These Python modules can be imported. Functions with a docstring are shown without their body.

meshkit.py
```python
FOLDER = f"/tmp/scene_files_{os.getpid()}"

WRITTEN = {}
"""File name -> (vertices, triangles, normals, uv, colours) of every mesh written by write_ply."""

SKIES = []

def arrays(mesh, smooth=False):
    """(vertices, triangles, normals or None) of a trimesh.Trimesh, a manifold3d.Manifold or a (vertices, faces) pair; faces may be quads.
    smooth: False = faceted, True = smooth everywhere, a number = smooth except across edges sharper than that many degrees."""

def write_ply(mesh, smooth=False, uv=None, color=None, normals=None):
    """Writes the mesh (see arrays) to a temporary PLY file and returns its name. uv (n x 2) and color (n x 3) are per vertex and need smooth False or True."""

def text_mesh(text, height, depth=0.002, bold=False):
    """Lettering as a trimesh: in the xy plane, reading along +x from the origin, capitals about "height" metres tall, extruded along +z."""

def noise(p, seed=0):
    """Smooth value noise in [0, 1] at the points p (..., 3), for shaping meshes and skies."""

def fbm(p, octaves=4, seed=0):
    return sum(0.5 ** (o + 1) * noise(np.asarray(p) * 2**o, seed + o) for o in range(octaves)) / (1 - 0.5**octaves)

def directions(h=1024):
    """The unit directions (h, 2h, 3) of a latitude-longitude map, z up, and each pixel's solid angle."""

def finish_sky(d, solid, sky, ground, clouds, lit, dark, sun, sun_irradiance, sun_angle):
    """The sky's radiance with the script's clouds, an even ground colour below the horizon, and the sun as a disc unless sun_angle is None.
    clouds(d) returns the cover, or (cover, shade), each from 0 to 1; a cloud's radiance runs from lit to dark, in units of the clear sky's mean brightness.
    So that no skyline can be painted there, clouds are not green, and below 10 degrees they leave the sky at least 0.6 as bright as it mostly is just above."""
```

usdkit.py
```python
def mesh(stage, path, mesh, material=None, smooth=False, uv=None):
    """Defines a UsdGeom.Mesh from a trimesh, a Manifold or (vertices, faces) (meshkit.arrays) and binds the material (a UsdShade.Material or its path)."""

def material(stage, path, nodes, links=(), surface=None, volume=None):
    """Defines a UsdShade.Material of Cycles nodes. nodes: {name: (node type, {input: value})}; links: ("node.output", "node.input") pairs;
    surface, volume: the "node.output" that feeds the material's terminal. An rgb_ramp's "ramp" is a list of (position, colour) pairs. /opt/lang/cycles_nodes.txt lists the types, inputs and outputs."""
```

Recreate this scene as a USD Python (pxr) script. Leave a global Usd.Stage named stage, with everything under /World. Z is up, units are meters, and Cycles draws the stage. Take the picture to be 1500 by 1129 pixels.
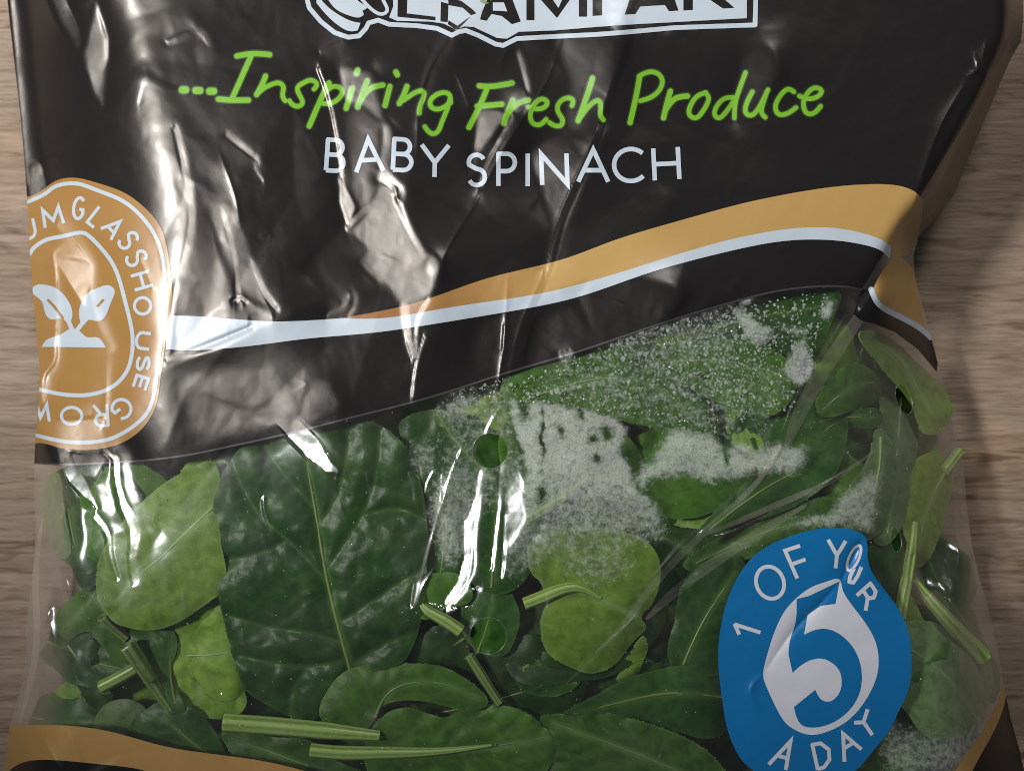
import math, numpy as np, shapely, mapbox_earcut, usdkit
from shapely.geometry import Polygon, LineString, Point
from shapely.ops import unary_union
from shapely import affinity
from scipy import ndimage, fft
from scipy.interpolate import CubicSpline, LinearNDInterpolator
from scipy.spatial import cKDTree
from pxr import Usd, UsdGeom, UsdLux, UsdShade, Sdf, Gf, Vt
from meshkit import noise, fbm

stage = Usd.Stage.CreateInMemory()
UsdGeom.Xform.Define(stage, '/World'); UsdGeom.Scope.Define(stage, '/World/Looks')
RNG = np.random.default_rng(7)

# ---------------------------------------------------------------- camera, light, exposure
HC, FP = 0.33, 1740.0                   # camera height over the table, focal length in photograph pixels
cam = UsdGeom.Camera.Define(stage, '/World/camera')
cam.AddTranslateOp().Set((0, 0, HC))
cam.CreateHorizontalApertureAttr(36.0); cam.CreateFocalLengthAttr(36.0 * FP / 1500)
cam.CreateFStopAttr(13.0); cam.CreateFocusDistanceAttr(HC - 0.043); cam.CreateExposureAttr(0.0)
cam.CreateClippingRangeAttr((0.02, 50.0))

LAMP = np.array([-0.62, 0.14, 0.74])
lamp = UsdLux.SphereLight.Define(stage, '/World/ceiling_lamp')
lamp.AddTranslateOp().Set(tuple(LAMP))
aim = np.array([-0.035, 0.125, 0.03]) - LAMP; aim /= np.linalg.norm(aim)
q = Gf.Rotation(Gf.Vec3d(0, 0, -1), Gf.Vec3d(*map(float, aim))).GetQuat()
lamp.AddOrientOp(UsdGeom.XformOp.PrecisionDouble).Set(Gf.Quatd(q.GetReal(), q.GetImaginary()))
lamp.CreateRadiusAttr(0.07); lamp.CreateNormalizeAttr(True); lamp.CreateIntensityAttr(17.5); lamp.CreateColorAttr((1.0, 0.965, 0.92))
sh = UsdLux.ShapingAPI.Apply(lamp.GetPrim()); sh.CreateShapingConeAngleAttr(17.0); sh.CreateShapingConeSoftnessAttr(1.0)
lamp2 = UsdLux.SphereLight.Define(stage, '/World/second_ceiling_lamp')
L2 = np.array([0.24, 1.05, 0.80]); lamp2.AddTranslateOp().Set(tuple(map(float, L2))); aim2 = np.array([0.07, 0.17, 0.03]) - L2; aim2 /= np.linalg.norm(aim2)
q2 = Gf.Rotation(Gf.Vec3d(0, 0, -1), Gf.Vec3d(*map(float, aim2))).GetQuat(); lamp2.AddOrientOp(UsdGeom.XformOp.PrecisionDouble).Set(Gf.Quatd(q2.GetReal(), q2.GetImaginary()))
lamp2.CreateRadiusAttr(0.22); lamp2.CreateNormalizeAttr(True); lamp2.CreateIntensityAttr(15.5); lamp2.CreateColorAttr((1.0, 0.96, 0.92))
sh2 = UsdLux.ShapingAPI.Apply(lamp2.GetPrim()); sh2.CreateShapingConeAngleAttr(13.0); sh2.CreateShapingConeSoftnessAttr(1.0)
dome = UsdLux.DomeLight.Define(stage, '/World/room_light')
room = usdkit.material(stage, '/World/Looks/room', {'b': ('background_shader', {'color': (0.80, 0.90, 1.0), 'strength': 0.085})}, surface='b.background')
UsdShade.MaterialBindingAPI.Apply(dome.GetPrim()).Bind(room)

# ---------------------------------------------------------------- materials
def mat(name, nodes, links=(), surface='p.BSDF'):
    return usdkit.material(stage, '/World/Looks/' + name, nodes, links, surface=surface)

POS = ('geometry', {})
def ink(name, color, rough, spec=0.6, grain=0.06, tint=(1, 1, 1), color2=None, coat=0.0):
    """Printed film: one ink colour with fine grain, a satin metallised sheen and a hair of embossed grain."""
    c2 = color2 or tuple(0.82 * c for c in color)
    return mat(name, {'g': POS, 'n': ('noise_texture', {'scale': 5200.0, 'detail': 3.0}), 'n2': ('noise_texture', {'scale': 60.0, 'detail': 3.0}), 'n4': ('noise_texture', {'scale': 420.0, 'detail': 5.0, 'roughness': 0.6, 'distortion': 1.4}), 'b2': ('bump', {'strength': 0.12 * min(1.0, grain / 0.6), 'distance': 0.0001}),
                      'm': ('mix', {'color1': color, 'color2': c2}), 'b': ('bump', {'strength': grain, 'distance': 0.00004}),
                      'r': ('map_range', {'from_min': 0.25, 'from_max': 0.75, 'to_min': rough * 0.85, 'to_max': rough * 1.2}),
                      'p': ('principled_bsdf', {'specular_ior_level': spec, 'specular_tint': tint, 'coat_weight': coat, 'coat_roughness': 0.13, 'coat_tint': (1, 1, 1)})},
               [('g.position', 'n.vector'), ('g.position', 'n2.vector'), ('n2.fac', 'm.fac'), ('m.color', 'p.base_color'), ('n.fac', 'b.height'), ('g.position', 'n4.vector'), ('n4.fac', 'b2.height'), ('b.normal', 'b2.normal'),
                ('b2.normal', 'p.normal'), ('n2.fac', 'r.value'), ('r.result', 'p.roughness')])
M_black = ink('black_print', (0.0112, 0.0100, 0.0104), 0.285, 0.31, 0.6, (1.0, 0.95, 0.90), coat=0.05)
M_side = ink('side_print', (0.085, 0.070, 0.052), 0.28, 0.6)
M_edge = ink('print_edge', (0.045, 0.04, 0.047), 0.35, 0.6)
M_gold = ink('gold_print', (0.36, 0.225, 0.074), 0.37, 0.5, 0.4, color2=(0.32, 0.175, 0.055))
M_badge = ink('gold_badge_print', (0.285, 0.165, 0.045), 0.36, 0.5, 0.4, color2=(0.25, 0.125, 0.036), coat=0.12)
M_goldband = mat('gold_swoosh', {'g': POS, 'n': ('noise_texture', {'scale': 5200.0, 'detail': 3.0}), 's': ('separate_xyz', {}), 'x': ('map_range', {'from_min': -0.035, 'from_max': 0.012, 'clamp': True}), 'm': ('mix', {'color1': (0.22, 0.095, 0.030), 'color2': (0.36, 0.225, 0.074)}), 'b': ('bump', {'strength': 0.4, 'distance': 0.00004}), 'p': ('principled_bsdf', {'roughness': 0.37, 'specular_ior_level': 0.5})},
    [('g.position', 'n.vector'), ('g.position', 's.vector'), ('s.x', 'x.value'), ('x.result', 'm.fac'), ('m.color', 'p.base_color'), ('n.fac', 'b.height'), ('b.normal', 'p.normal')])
M_white = ink('white_print', (0.41, 0.475, 0.545), 0.34, 0.5)
M_green = ink('green_print', (0.145, 0.37, 0.02), 0.34, 0.5)
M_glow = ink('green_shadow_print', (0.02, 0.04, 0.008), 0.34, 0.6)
M_blue = ink('blue_print', (0.006, 0.145, 0.38), 0.30, 0.4)
M_label = ink('label_white_print', (0.60, 0.62, 0.70), 0.36, 0.4)

def clear(name, rough, haze, gloss, hazecol=(0.50, 0.43, 0.36)):
    return mat(name, {'lw': ('layer_weight', {'blend': 0.5}), 'pw': ('math', {'math_type': 'power', 'value2': 4.0}), 'p2': ('math', {'math_type': 'power', 'value2': 2.0}),
                      'ma': ('math', {'math_type': 'multiply_add', 'value2': 0.5, 'value3': gloss, 'use_clamp': True}),
                      'hz': ('math', {'math_type': 'multiply_add', 'value2': 0.5, 'use_clamp': True}), 'hn': ('noise_texture', {'scale': 55.0, 'detail': 5.0, 'roughness': 0.62, 'distortion': 0.7}), 'hm': ('map_range', {'from_min': 0.42, 'from_max': 0.72, 'to_min': 0.4 * haze, 'to_max': haze * 2.0 + 0.014, 'clamp': True}),
                      'g': POS, 'n': ('noise_texture', {'scale': 2600.0, 'detail': 2.0}), 'b': ('bump', {'strength': 0.12, 'distance': 0.00004}),
                      't': ('transparent_bsdf', {'color': (0.97, 0.97, 0.96)}), 'd': ('diffuse_bsdf', {'color': hazecol}),
                      's': ('glossy_bsdf', {'color': (0.93, 0.97, 1.0), 'roughness': rough}), 'h': ('mix_closure', {}), 'x': ('mix_closure', {}), 's2': ('glossy_bsdf', {'color': (0.9, 0.95, 1.0), 'roughness': rough * 2.2}), 'x2': ('mix_closure', {'fac': 0.006})},
               [('b.normal', 's2.normal'), ('x.closure', 'x2.closure1'), ('s2.BSDF', 'x2.closure2'), ('lw.facing', 'pw.value1'), ('pw.value', 'ma.value1'), ('p2.value', 'hz.value1'), ('lw.facing', 'p2.value1'), ('g.position', 'n.vector'), ('n.fac', 'b.height'), ('b.normal', 's.normal'),
                ('g.position', 'hn.vector'), ('hn.fac', 'hm.value'), ('hm.result', 'hz.value3'), ('hz.value', 'h.fac'), ('t.BSDF', 'h.closure1'), ('d.BSDF', 'h.closure2'),
                ('ma.value', 'x.fac'), ('h.closure', 'x.closure1'), ('s.BSDF', 'x.closure2')], surface='x2.closure')
M_clear = clear('clear_film', 0.16, 0.010, 0.075)
M_flap = clear('fold_film', 0.22, 0.075, 0.07, (0.52, 0.45, 0.37))
M_rim = clear('hole_rim', 0.25, 0.03, 0.05, (0.45, 0.5, 0.45))
M_back = clear('back_film', 0.25, 0.05, 0.06)

M_cond = mat('condensation', {'g': POS, 'a': ('attribute', {'attribute': 'frost'}), 'n': ('noise_texture', {'scale': 700.0, 'detail': 7.0, 'roughness': 0.72}),
        'v': ('noise_texture', {'scale': 2600.0, 'detail': 4.0, 'roughness': 0.7}), 'c': ('noise_texture', {'scale': 150.0, 'detail': 3.0}),
        'u': ('math', {'math_type': 'multiply_add', 'value2': 3.4, 'value3': -2.35}), 'w': ('math', {'math_type': 'multiply_add', 'value2': 1.1, 'value3': 0.0}),
        'k': ('math', {'math_type': 'add'}), 'k2': ('math', {'math_type': 'multiply_add', 'value2': 1.15}), 'f': ('map_range', {'from_min': 0.0, 'from_max': 0.85, 'to_min': 0.0, 'to_max': 0.70, 'clamp': True}),
        'rc': ('rgb_ramp', {'ramp': [(0.3, (0.42, 0.42, 0.46)), (0.5, (0.48, 0.53, 0.48)), (0.7, (0.55, 0.60, 0.57))]}),
        'vo': ('voronoi_texture', {'scale': 2100.0}), 'vr': ('map_range', {'from_min': 0.15, 'from_max': 0.62, 'to_min': 1.0, 'to_max': 0.66, 'clamp': True}), 'fm': ('math', {'math_type': 'multiply'}), 'fh': ('math', {'math_type': 'multiply_add', 'value2': 0.20, 'use_clamp': True}), 't': ('transparent_bsdf', {'color': (1, 1, 1)}), 'd': ('diffuse_bsdf', {}), 'x': ('mix_closure', {})},
    [('g.position', 'n.vector'), ('g.position', 'v.vector'), ('g.position', 'c.vector'), ('n.fac', 'u.value1'), ('v.fac', 'w.value1'), ('u.value', 'k.value1'), ('w.value', 'k.value2'),
     ('a.fac', 'k2.value1'), ('k.value', 'k2.value3'), ('k2.value', 'f.value'), ('c.fac', 'rc.fac'), ('rc.color', 'd.color'),
     ('g.position', 'vo.vector'), ('vo.distance', 'vr.value'), ('vr.result', 'fm.value1'), ('f.result', 'fm.value2'), ('a.fac', 'fh.value1'), ('fm.value', 'fh.value3'), ('fh.value', 'x.fac'), ('t.BSDF', 'x.closure1'), ('d.BSDF', 'x.closure2')], surface='x.closure')
M_drop = mat('water', {'p': ('principled_bsdf', {'base_color': (0.9, 0.95, 0.95), 'roughness': 0.03, 'transmission_weight': 0.85, 'ior': 1.33, 'specular_ior_level': 1.0})})

def leafmat(name, dark, light, vein, rough, transl):
    return mat(name, {'g': POS, 'a': ('attribute', {'attribute': 'vein'}), 'n': ('noise_texture', {'scale': 90.0, 'detail': 5.0, 'roughness': 0.6}),
                      'n2': ('noise_texture', {'scale': 1500.0, 'detail': 4.0}), 'n3': ('noise_texture', {'scale': 330.0, 'detail': 4.0, 'distortion': 0.6}),
                      'r': ('rgb_ramp', {'ramp': [(0.3, dark), (0.7, light)]}), 'vm': ('mix', {'color2': vein}), 'sp': ('mix', {'mix_type': 'multiply', 'fac': 0.75}),
                      'r2': ('rgb_ramp', {'ramp': [(0.3, (0.5, 0.56, 0.45)), (0.62, (1.15, 1.12, 1.1))]}), 'oi': ('object_info', {}), 'om': ('map_range', {'to_min': 0.78, 'to_max': 1.2}), 'ov': ('hsv', {'saturation': 1.1, 'hue': 0.492}),
                      'ad': ('math', {'math_type': 'multiply_add', 'value2': 0.35}), 'b': ('bump', {'strength': 0.5, 'distance': 0.00025}),
                      'p': ('principled_bsdf', {'roughness': rough + 0.05, 'specular_ior_level': 0.27}), 't': ('translucent_bsdf', {}), 'x': ('mix_closure', {'fac': transl})},
               [('g.position', 'n.vector'), ('g.position', 'n2.vector'), ('g.position', 'n3.vector'), ('n.fac', 'r.fac'), ('r.color', 'sp.color1'), ('n3.fac', 'r2.fac'), ('r2.color', 'sp.color2'),
                ('oi.random', 'om.value'), ('om.result', 'ov.value'), ('sp.color', 'ov.color'), ('ov.color', 'vm.color1'), ('a.fac', 'vm.fac'), ('vm.color', 'p.base_color'), ('vm.color', 't.color'),
                ('n2.fac', 'ad.value1'), ('n3.fac', 'ad.value3'), ('ad.value', 'b.height'), ('b.normal', 'p.normal'), ('p.BSDF', 'x.closure1'), ('t.BSDF', 'x.closure2')], surface='x.closure')
LEAF = {'dark': leafmat('leaf_dark', (0.010, 0.048, 0.009), (0.026, 0.088, 0.016), (0.055, 0.13, 0.025), 0.36, 0.10),
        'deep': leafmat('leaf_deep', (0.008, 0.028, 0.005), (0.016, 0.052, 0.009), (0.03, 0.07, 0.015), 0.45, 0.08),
        'mid': leafmat('leaf_mid', (0.034, 0.105, 0.016), (0.066, 0.165, 0.028), (0.10, 0.21, 0.05), 0.40, 0.20),
        'pale': leafmat('leaf_pale', (0.14, 0.27, 0.044), (0.23, 0.38, 0.085), (0.21, 0.36, 0.10), 0.42, 0.25),
        'grey': leafmat('leaf_grey_green', (0.10, 0.18, 0.065), (0.165, 0.25, 0.115), (0.19, 0.28, 0.13), 0.45, 0.25),
        'lime': leafmat('leaf_lime', (0.17, 0.29, 0.04), (0.26, 0.40, 0.09), (0.30, 0.43, 0.13), 0.42, 0.30)}
def stemmat(name, a, b):
    return mat(name, {'g': POS, 'at': ('attribute', {'attribute': 'streak'}), 'n': ('noise_texture', {'scale': 700.0, 'detail': 4.0}), 'ad': ('math', {'math_type': 'multiply_add', 'value2': 0.5}),
                      'r': ('rgb_ramp', {'ramp': [(0.3, a), (0.95, b)]}), 'bm': ('bump', {'strength': 0.3, 'distance': 0.0002}), 'p': ('principled_bsdf', {'roughness': 0.34, 'specular_ior_level': 0.6, 'subsurface_weight': 0.0})},
               [('g.position', 'n.vector'), ('n.fac', 'ad.value1'), ('at.fac', 'ad.value3'), ('ad.value', 'r.fac'), ('r.color', 'p.base_color'), ('n.fac', 'bm.height'), ('bm.normal', 'p.normal')])
M_stem = stemmat('stem_green', (0.13, 0.22, 0.04), (0.27, 0.38, 0.11))
M_stemdark = stemmat('stem_dark', (0.07, 0.12, 0.025), (0.16, 0.24, 0.07))
M_rib = {'dark': stemmat('rib_dark', (0.06, 0.11, 0.02), (0.15, 0.21, 0.05)), 'mid': stemmat('rib_mid', (0.06, 0.13, 0.03), (0.12, 0.20, 0.06)), 'pale': stemmat('rib_pale', (0.12, 0.22, 0.05), (0.20, 0.32, 0.10))}
M_rib.update(deep=M_rib['dark'], grey=M_rib['pale'], lime=M_rib['pale'])
M_cut = ink('stem_cut', (0.40, 0.42, 0.22), 0.6, 0.3)

M_wood = mat('table_wood', {'g': POS, 'm1': ('mapping', {'scale': (30.0, 300.0, 1.0)}), 'm2': ('mapping', {'scale': (5.0, 60.0, 1.0)}), 'm3': ('mapping', {'scale': (90.0, 1300.0, 1.0)}), 'm4': ('mapping', {'scale': (42.0, 230.0, 1.0), 'location': (3.1, 7.7, 0)}),
        'n1': ('noise_texture', {'scale': 1.0, 'detail': 6.0, 'roughness': 0.6, 'distortion': 0.8}), 'n2': ('noise_texture', {'scale': 1.0, 'detail': 4.0, 'distortion': 0.6}),
        'n3': ('noise_texture', {'scale': 1.0, 'detail': 5.0, 'roughness': 0.65}), 'n4': ('noise_texture', {'scale': 1.0, 'detail': 3.0, 'distortion': 1.2}),
        'n5': ('noise_texture', {'scale': 22.0, 'detail': 3.0}),
        'r1': ('rgb_ramp', {'ramp': [(0.26, (0.140, 0.102, 0.073)), (0.42, (0.245, 0.183, 0.136)), (0.58, (0.295, 0.228, 0.173)), (0.75, (0.345, 0.274, 0.214))]}),
        'r2': ('rgb_ramp', {'ramp': [(0.30, (0.86, 0.82, 0.78)), (0.65, (1.06, 1.06, 1.06))]}), 'r3': ('rgb_ramp', {'ramp': [(0.36, (0.76, 0.73, 0.70)), (0.55, (1.06, 1.06, 1.06))]}),
        'r4': ('rgb_ramp', {'ramp': [(0.58, (1, 1, 1)), (0.70, (0.48, 0.39, 0.31))]}), 'r5': ('rgb_ramp', {'ramp': [(0.55, (1, 1, 1)), (0.72, (1.04, 0.94, 0.85))]}),
        'x2': ('mix', {'mix_type': 'multiply', 'fac': 1.0}), 'x3': ('mix', {'mix_type': 'multiply', 'fac': 1.0}), 'x4': ('mix', {'mix_type': 'multiply', 'fac': 0.9}), 'x5': ('mix', {'mix_type': 'multiply', 'fac': 1.0}),
        'bh': ('math', {'math_type': 'multiply_add', 'value2': 0.5}), 'b': ('bump', {'strength': 0.5, 'distance': 0.0006}), 'p': ('principled_bsdf', {'roughness': 0.6, 'specular_ior_level': 0.3})},
    [('g.position', 'm1.vector'), ('g.position', 'm2.vector'), ('g.position', 'm3.vector'), ('g.position', 'm4.vector'), ('m1.vector', 'n1.vector'), ('m2.vector', 'n2.vector'), ('m3.vector', 'n3.vector'), ('m4.vector', 'n4.vector'), ('g.position', 'n5.vector'),
     ('n1.fac', 'r1.fac'), ('n2.fac', 'r2.fac'), ('n3.fac', 'r3.fac'), ('n4.fac', 'r4.fac'), ('n5.fac', 'r5.fac'), ('r1.color', 'x2.color1'), ('r2.color', 'x2.color2'), ('x2.color', 'x3.color1'), ('r3.color', 'x3.color2'),
     ('x3.color', 'x4.color1'), ('r4.color', 'x4.color2'), ('x4.color', 'x5.color1'), ('r5.color', 'x5.color2'), ('x5.color', 'p.base_color'), ('n1.fac', 'bh.value1'), ('n3.fac', 'bh.value3'), ('bh.value', 'b.height'), ('b.normal', 'p.normal')])

# ---------------------------------------------------------------- naming helpers
USED = {}
def path_for(parent, name):
    k = USED[(parent, name)] = USED.get((parent, name), 0) + 1
    return f'{parent}/{name}' + (f'_{k - 1:03d}' if k > 1 else '')
def tag(prim, **kw):
    for k, v in kw.items():
        prim.SetCustomDataByKey(k, v)
def thing(name, label, cat, group=None, parent='/World'):
    p = path_for(parent, name); x = UsdGeom.Xform.Define(stage, p).GetPrim()
    tag(x, label=label, category=cat)
    if group: tag(x, group=group)
    return p
def put(parent, name, V, F, N, material, attrs=None, **kw):
    p = path_for(parent, name); m = UsdGeom.Mesh.Define(stage, p)
    m.CreatePointsAttr(Vt.Vec3fArray.FromNumpy(np.ascontiguousarray(V, np.float32)))
    m.CreateFaceVertexCountsAttr(Vt.IntArray.FromNumpy(np.full(len(F), 3, np.int32)))
    m.CreateFaceVertexIndicesAttr(Vt.IntArray.FromNumpy(np.ascontiguousarray(F, np.int32).ravel()))
    m.CreateSubdivisionSchemeAttr('none')
    if N is not None:
        m.CreateNormalsAttr(Vt.Vec3fArray.FromNumpy(np.ascontiguousarray(N, np.float32))); m.SetNormalsInterpolation('vertex')
    for k, a in (attrs or {}).items():
        UsdGeom.PrimvarsAPI(m).CreatePrimvar(k, Sdf.ValueTypeNames.FloatArray, 'vertex').Set(Vt.FloatArray.FromNumpy(np.ascontiguousarray(a, np.float32)))
    UsdShade.MaterialBindingAPI.Apply(m.GetPrim()).Bind(material)
    tag(m.GetPrim(), **kw)
    return p
def vnormals(V, F):
    n = np.zeros_like(V); c = np.cross(V[F[:, 1]] - V[F[:, 0]], V[F[:, 2]] - V[F[:, 0]])
    for k in range(3): np.add.at(n, F[:, k], c)
    return n / np.maximum(np.linalg.norm(n, axis=1, keepdims=True), 1e-20)

# ---------------------------------------------------------------- table
def table():
    n = 60; xs = np.linspace(-0.6, 0.6, n); X, Y = np.meshgrid(xs, xs)
    V = np.stack([X.ravel(), Y.ravel(), np.zeros(n * n)], 1); i, j = np.meshgrid(np.arange(n - 1), np.arange(n - 1), indexing='ij'); a = (i * n + j).ravel()
    top = np.vstack([np.stack([a, a + 1, a + n + 1], 1), np.stack([a, a + n + 1, a + n], 1)])
    b = [-0.6, 0.6]; c = np.array([[x, y, z] for z in (-0.03, 0.0) for (x, y) in ((-0.6, -0.6), (0.6, -0.6), (0.6, 0.6), (-0.6, 0.6))])
    k = len(V); sides = np.array([[0, 1, 5], [0, 5, 4], [1, 2, 6], [1, 6, 5], [2, 3, 7], [2, 7, 6], [3, 0, 4], [3, 4, 7], [0, 2, 1], [0, 3, 2]]) + k
    put('/World', 'table_top', np.vstack([V, c]), np.vstack([top, sides]), None, M_wood, kind='structure', label='worn grey brown wooden table top with horizontal grain under the bag')
table()

# ---------------------------------------------------------------- pixel <-> world, curves
def P(px, py, z):
    px, py, z = np.broadcast_arrays(np.asarray(px, float), np.asarray(py, float), np.asarray(z, float))
    s = (HC - z) / FP
    return np.stack([(px - 750) * s, -(py - 564.5) * s, z], -1)
def curve(pts, n=None, closed=False, step=2.0):
    p = np.asarray(pts, float)
    if len(p) == 2 and not closed:
        L = np.linalg.norm(p[1] - p[0]); t = np.linspace(0, 1, max(2, int(L / step) + 1))[:, None]; return p[0] + (p[1] - p[0]) * t
    if closed: p = np.vstack([p, p[:1]])
    d = np.sqrt(np.linalg.norm(np.diff(p, axis=0), axis=1)); t = np.concatenate([[0], np.cumsum(np.maximum(d, 1e-6))])
    cs = CubicSpline(t, p, bc_type='periodic' if closed else 'natural')
    L = np.linalg.norm(np.diff(p, axis=0), axis=1).sum(); m = n or max(4, int(L / step))
    q = cs(np.linspace(0, t[-1], m + 1))
    return q[:-1] if closed else q
def sp(pts):                       # smooth closed polygon
    return Polygon(curve(pts, closed=True, step=3.0)).buffer(0)
def pg(pts):
    return Polygon(pts).buffer(0)
def stroke(pts, w, cap='round', smooth=True):
    l = LineString(curve(pts, step=1.5) if smooth and len(pts) > 2 else pts)
    return l.buffer(w / 2, cap_style=cap, join_style='round' if smooth else 'mitre', quad_segs=6)

# ---------------------------------------------------------------- the bag's front film as a height field
G, X0, Y0, NX, NY = 2.0, -60.0, -60.0, 811, 624
gx = X0 + G * np.arange(NX); gy = Y0 + G * np.arange(NY); GX, GY = np.meshgrid(gx, gy)
OUTLINE = pg([(4, -200), (8, -30), (14, 30), (22, 100), (30, 170), (37, 250), (41, 310), (44, 370), (49, 440), (54, 490), (58, 540), (57, 590), (52, 640), (50, 680), (50, 730), (52, 770), (50, 820), (44, 870), (38, 915), (40, 955), (32, 1000), (22, 1035), (14, 1062), (9, 1129), (0, 1350),
              (1530, 1350), (1507, 1160), (1494, 1100), (1480, 1050), (1470, 1000), (1462, 950), (1450, 900), (1436, 850), (1424, 800), (1416, 740), (1412, 690), (1404, 650), (1394, 605), (1385, 570), (1372, 525), (1363, 490), (1352, 450), (1340, 405), (1338, 375), (1346, 345), (1372, 320), (1396, 288), (1430, 205), (1465, 122), (1482, 84), (1496, 60), (1499, 20), (1500, -30), (1502, -200)])
SHOULDER = sp([(215, -250), (190, -60), (215, 60), (250, 160), (278, 260), (280, 330), (262, 420), (240, 520), (200, 600), (150, 690), (120, 800), (110, 900), (110, 1000), (110, 1350), (700, 1400), (1380, 1350),
               (1375, 1120), (1372, 1020), (1350, 930), (1310, 860), (1250, 770), (1190, 700), (1150, 640), (1172, 560), (1210, 490), (1250, 420), (1290, 360), (1335, 295), (1385, 215), (1440, 130), (1470, 40), (1475, -100), (1470, -250), (700, -320)])
inside = shapely.contains_xy(OUTLINE, GX, GY); top = shapely.contains_xy(SHOULDER, GX, GY)
d_out = ndimage.distance_transform_edt(inside) * G; d_in = ndimage.distance_transform_edt(~top) * G
rr = np.where(inside, d_out / np.maximum(d_out + d_in, 1e-6), 0)
ZE = 0.013
ztop = 0.040 + 0.006 * np.exp(-((GX - 700) / 620) ** 2 - ((GY - 620) / 420) ** 2)
base = ZE + (ztop - ZE) * np.sin(np.pi / 2 * np.clip(rr, 0, 1)) ** 0.9
base = ndimage.gaussian_filter(base, 4)
M = 0.0001667                                            # metres per pixel at the film

def pts_on(poly, step=1.5):
    return curve(poly, step=step)
T = np.zeros((NY, NX))                                   # where creases must face the lamp, 0..1
def hs(pts, w, t=1.0, w2=None, t2=None):                  # a narrow lit crease, width in pixels
    c = curve(pts, step=1.5); u = np.linspace(0, 1, len(c)); W = w + ((w if w2 is None else w2) - w) * u; TT = t + ((t if t2 is None else t2) - t) * u
    x0, y0 = ((c.min(0) - 42 - [X0, Y0]) / G).astype(int); x1, y1 = ((c.max(0) + 42 - [X0, Y0]) / G).astype(int) + 1
    x0, y0 = max(x0, 0), max(y0, 0); s = np.s_[y0:y1, x0:x1]
    d, i = cKDTree(c).query(np.stack([GX[s], GY[s]], -1))
    side = np.where(GX[s] < c[i][..., 0], 0.45, 1.5)             # steep towards the lamp's far side, rolling off gently on the other
    T[s] = np.maximum(T[s], TT[i] / (1 + (d / (np.maximum(W[i], 3.0) * side)) ** 2) ** 1.2 * np.clip((40 - d) / 15, 0, 1))
def hp(pts, t, blur=6):                                   # a lit facet
    m = shapely.contains_xy(pg(pts), GX, GY).astype(float) * t
    np.maximum(T, ndimage.gaussian_filter(m, 0.6 * blur / G), out=T)

# black print, left half
hs([(255, 190), (270, 260), (277, 310), (274, 350), (262, 400), (250, 460), (243, 520)], 5, .75, t2=.98)
hp([(232, 120), (262, 200), (286, 320), (268, 400), (250, 520), (285, 535), (300, 450), (312, 380), (325, 300), (300, 250), (268, 170)], .21, 16)
hp([(215, 60), (330, 60), (300, 150), (345, 210), (378, 236), (366, 262), (320, 235), (290, 205), (255, 150)], .20, 14)
hs([(330, 200), (378, 237)], 7, .45, 4, .7); hs([(372, 246), (385, 262)], 4, .55); hs([(245, 60), (290, 48), (302, 62)], 6, .4)
hp([(298, 300), (335, 300), (362, 350), (388, 420), (394, 452), (352, 430), (328, 380)], .44, 8)
hs([(322, 312), (340, 370), (346, 440)], 6, .7, 4, .85); hs([(368, 385), (384, 428), (402, 453)], 4, .95); hs([(340, 440), (348, 436), (358, 443)], 3, .7)
hs([(243, 525), (300, 505), (366, 478)], 4.5, .98, 3.5, .7); hs([(480, 462), (505, 445)], 4, .5)
hp([(250, 548), (300, 530), (380, 522), (420, 568), (444, 625), (400, 640), (340, 652), (300, 650), (268, 610)], .50, 22)
hp([(330, 545), (400, 550), (430, 630), (380, 640), (345, 590)], .62, 22)
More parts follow.
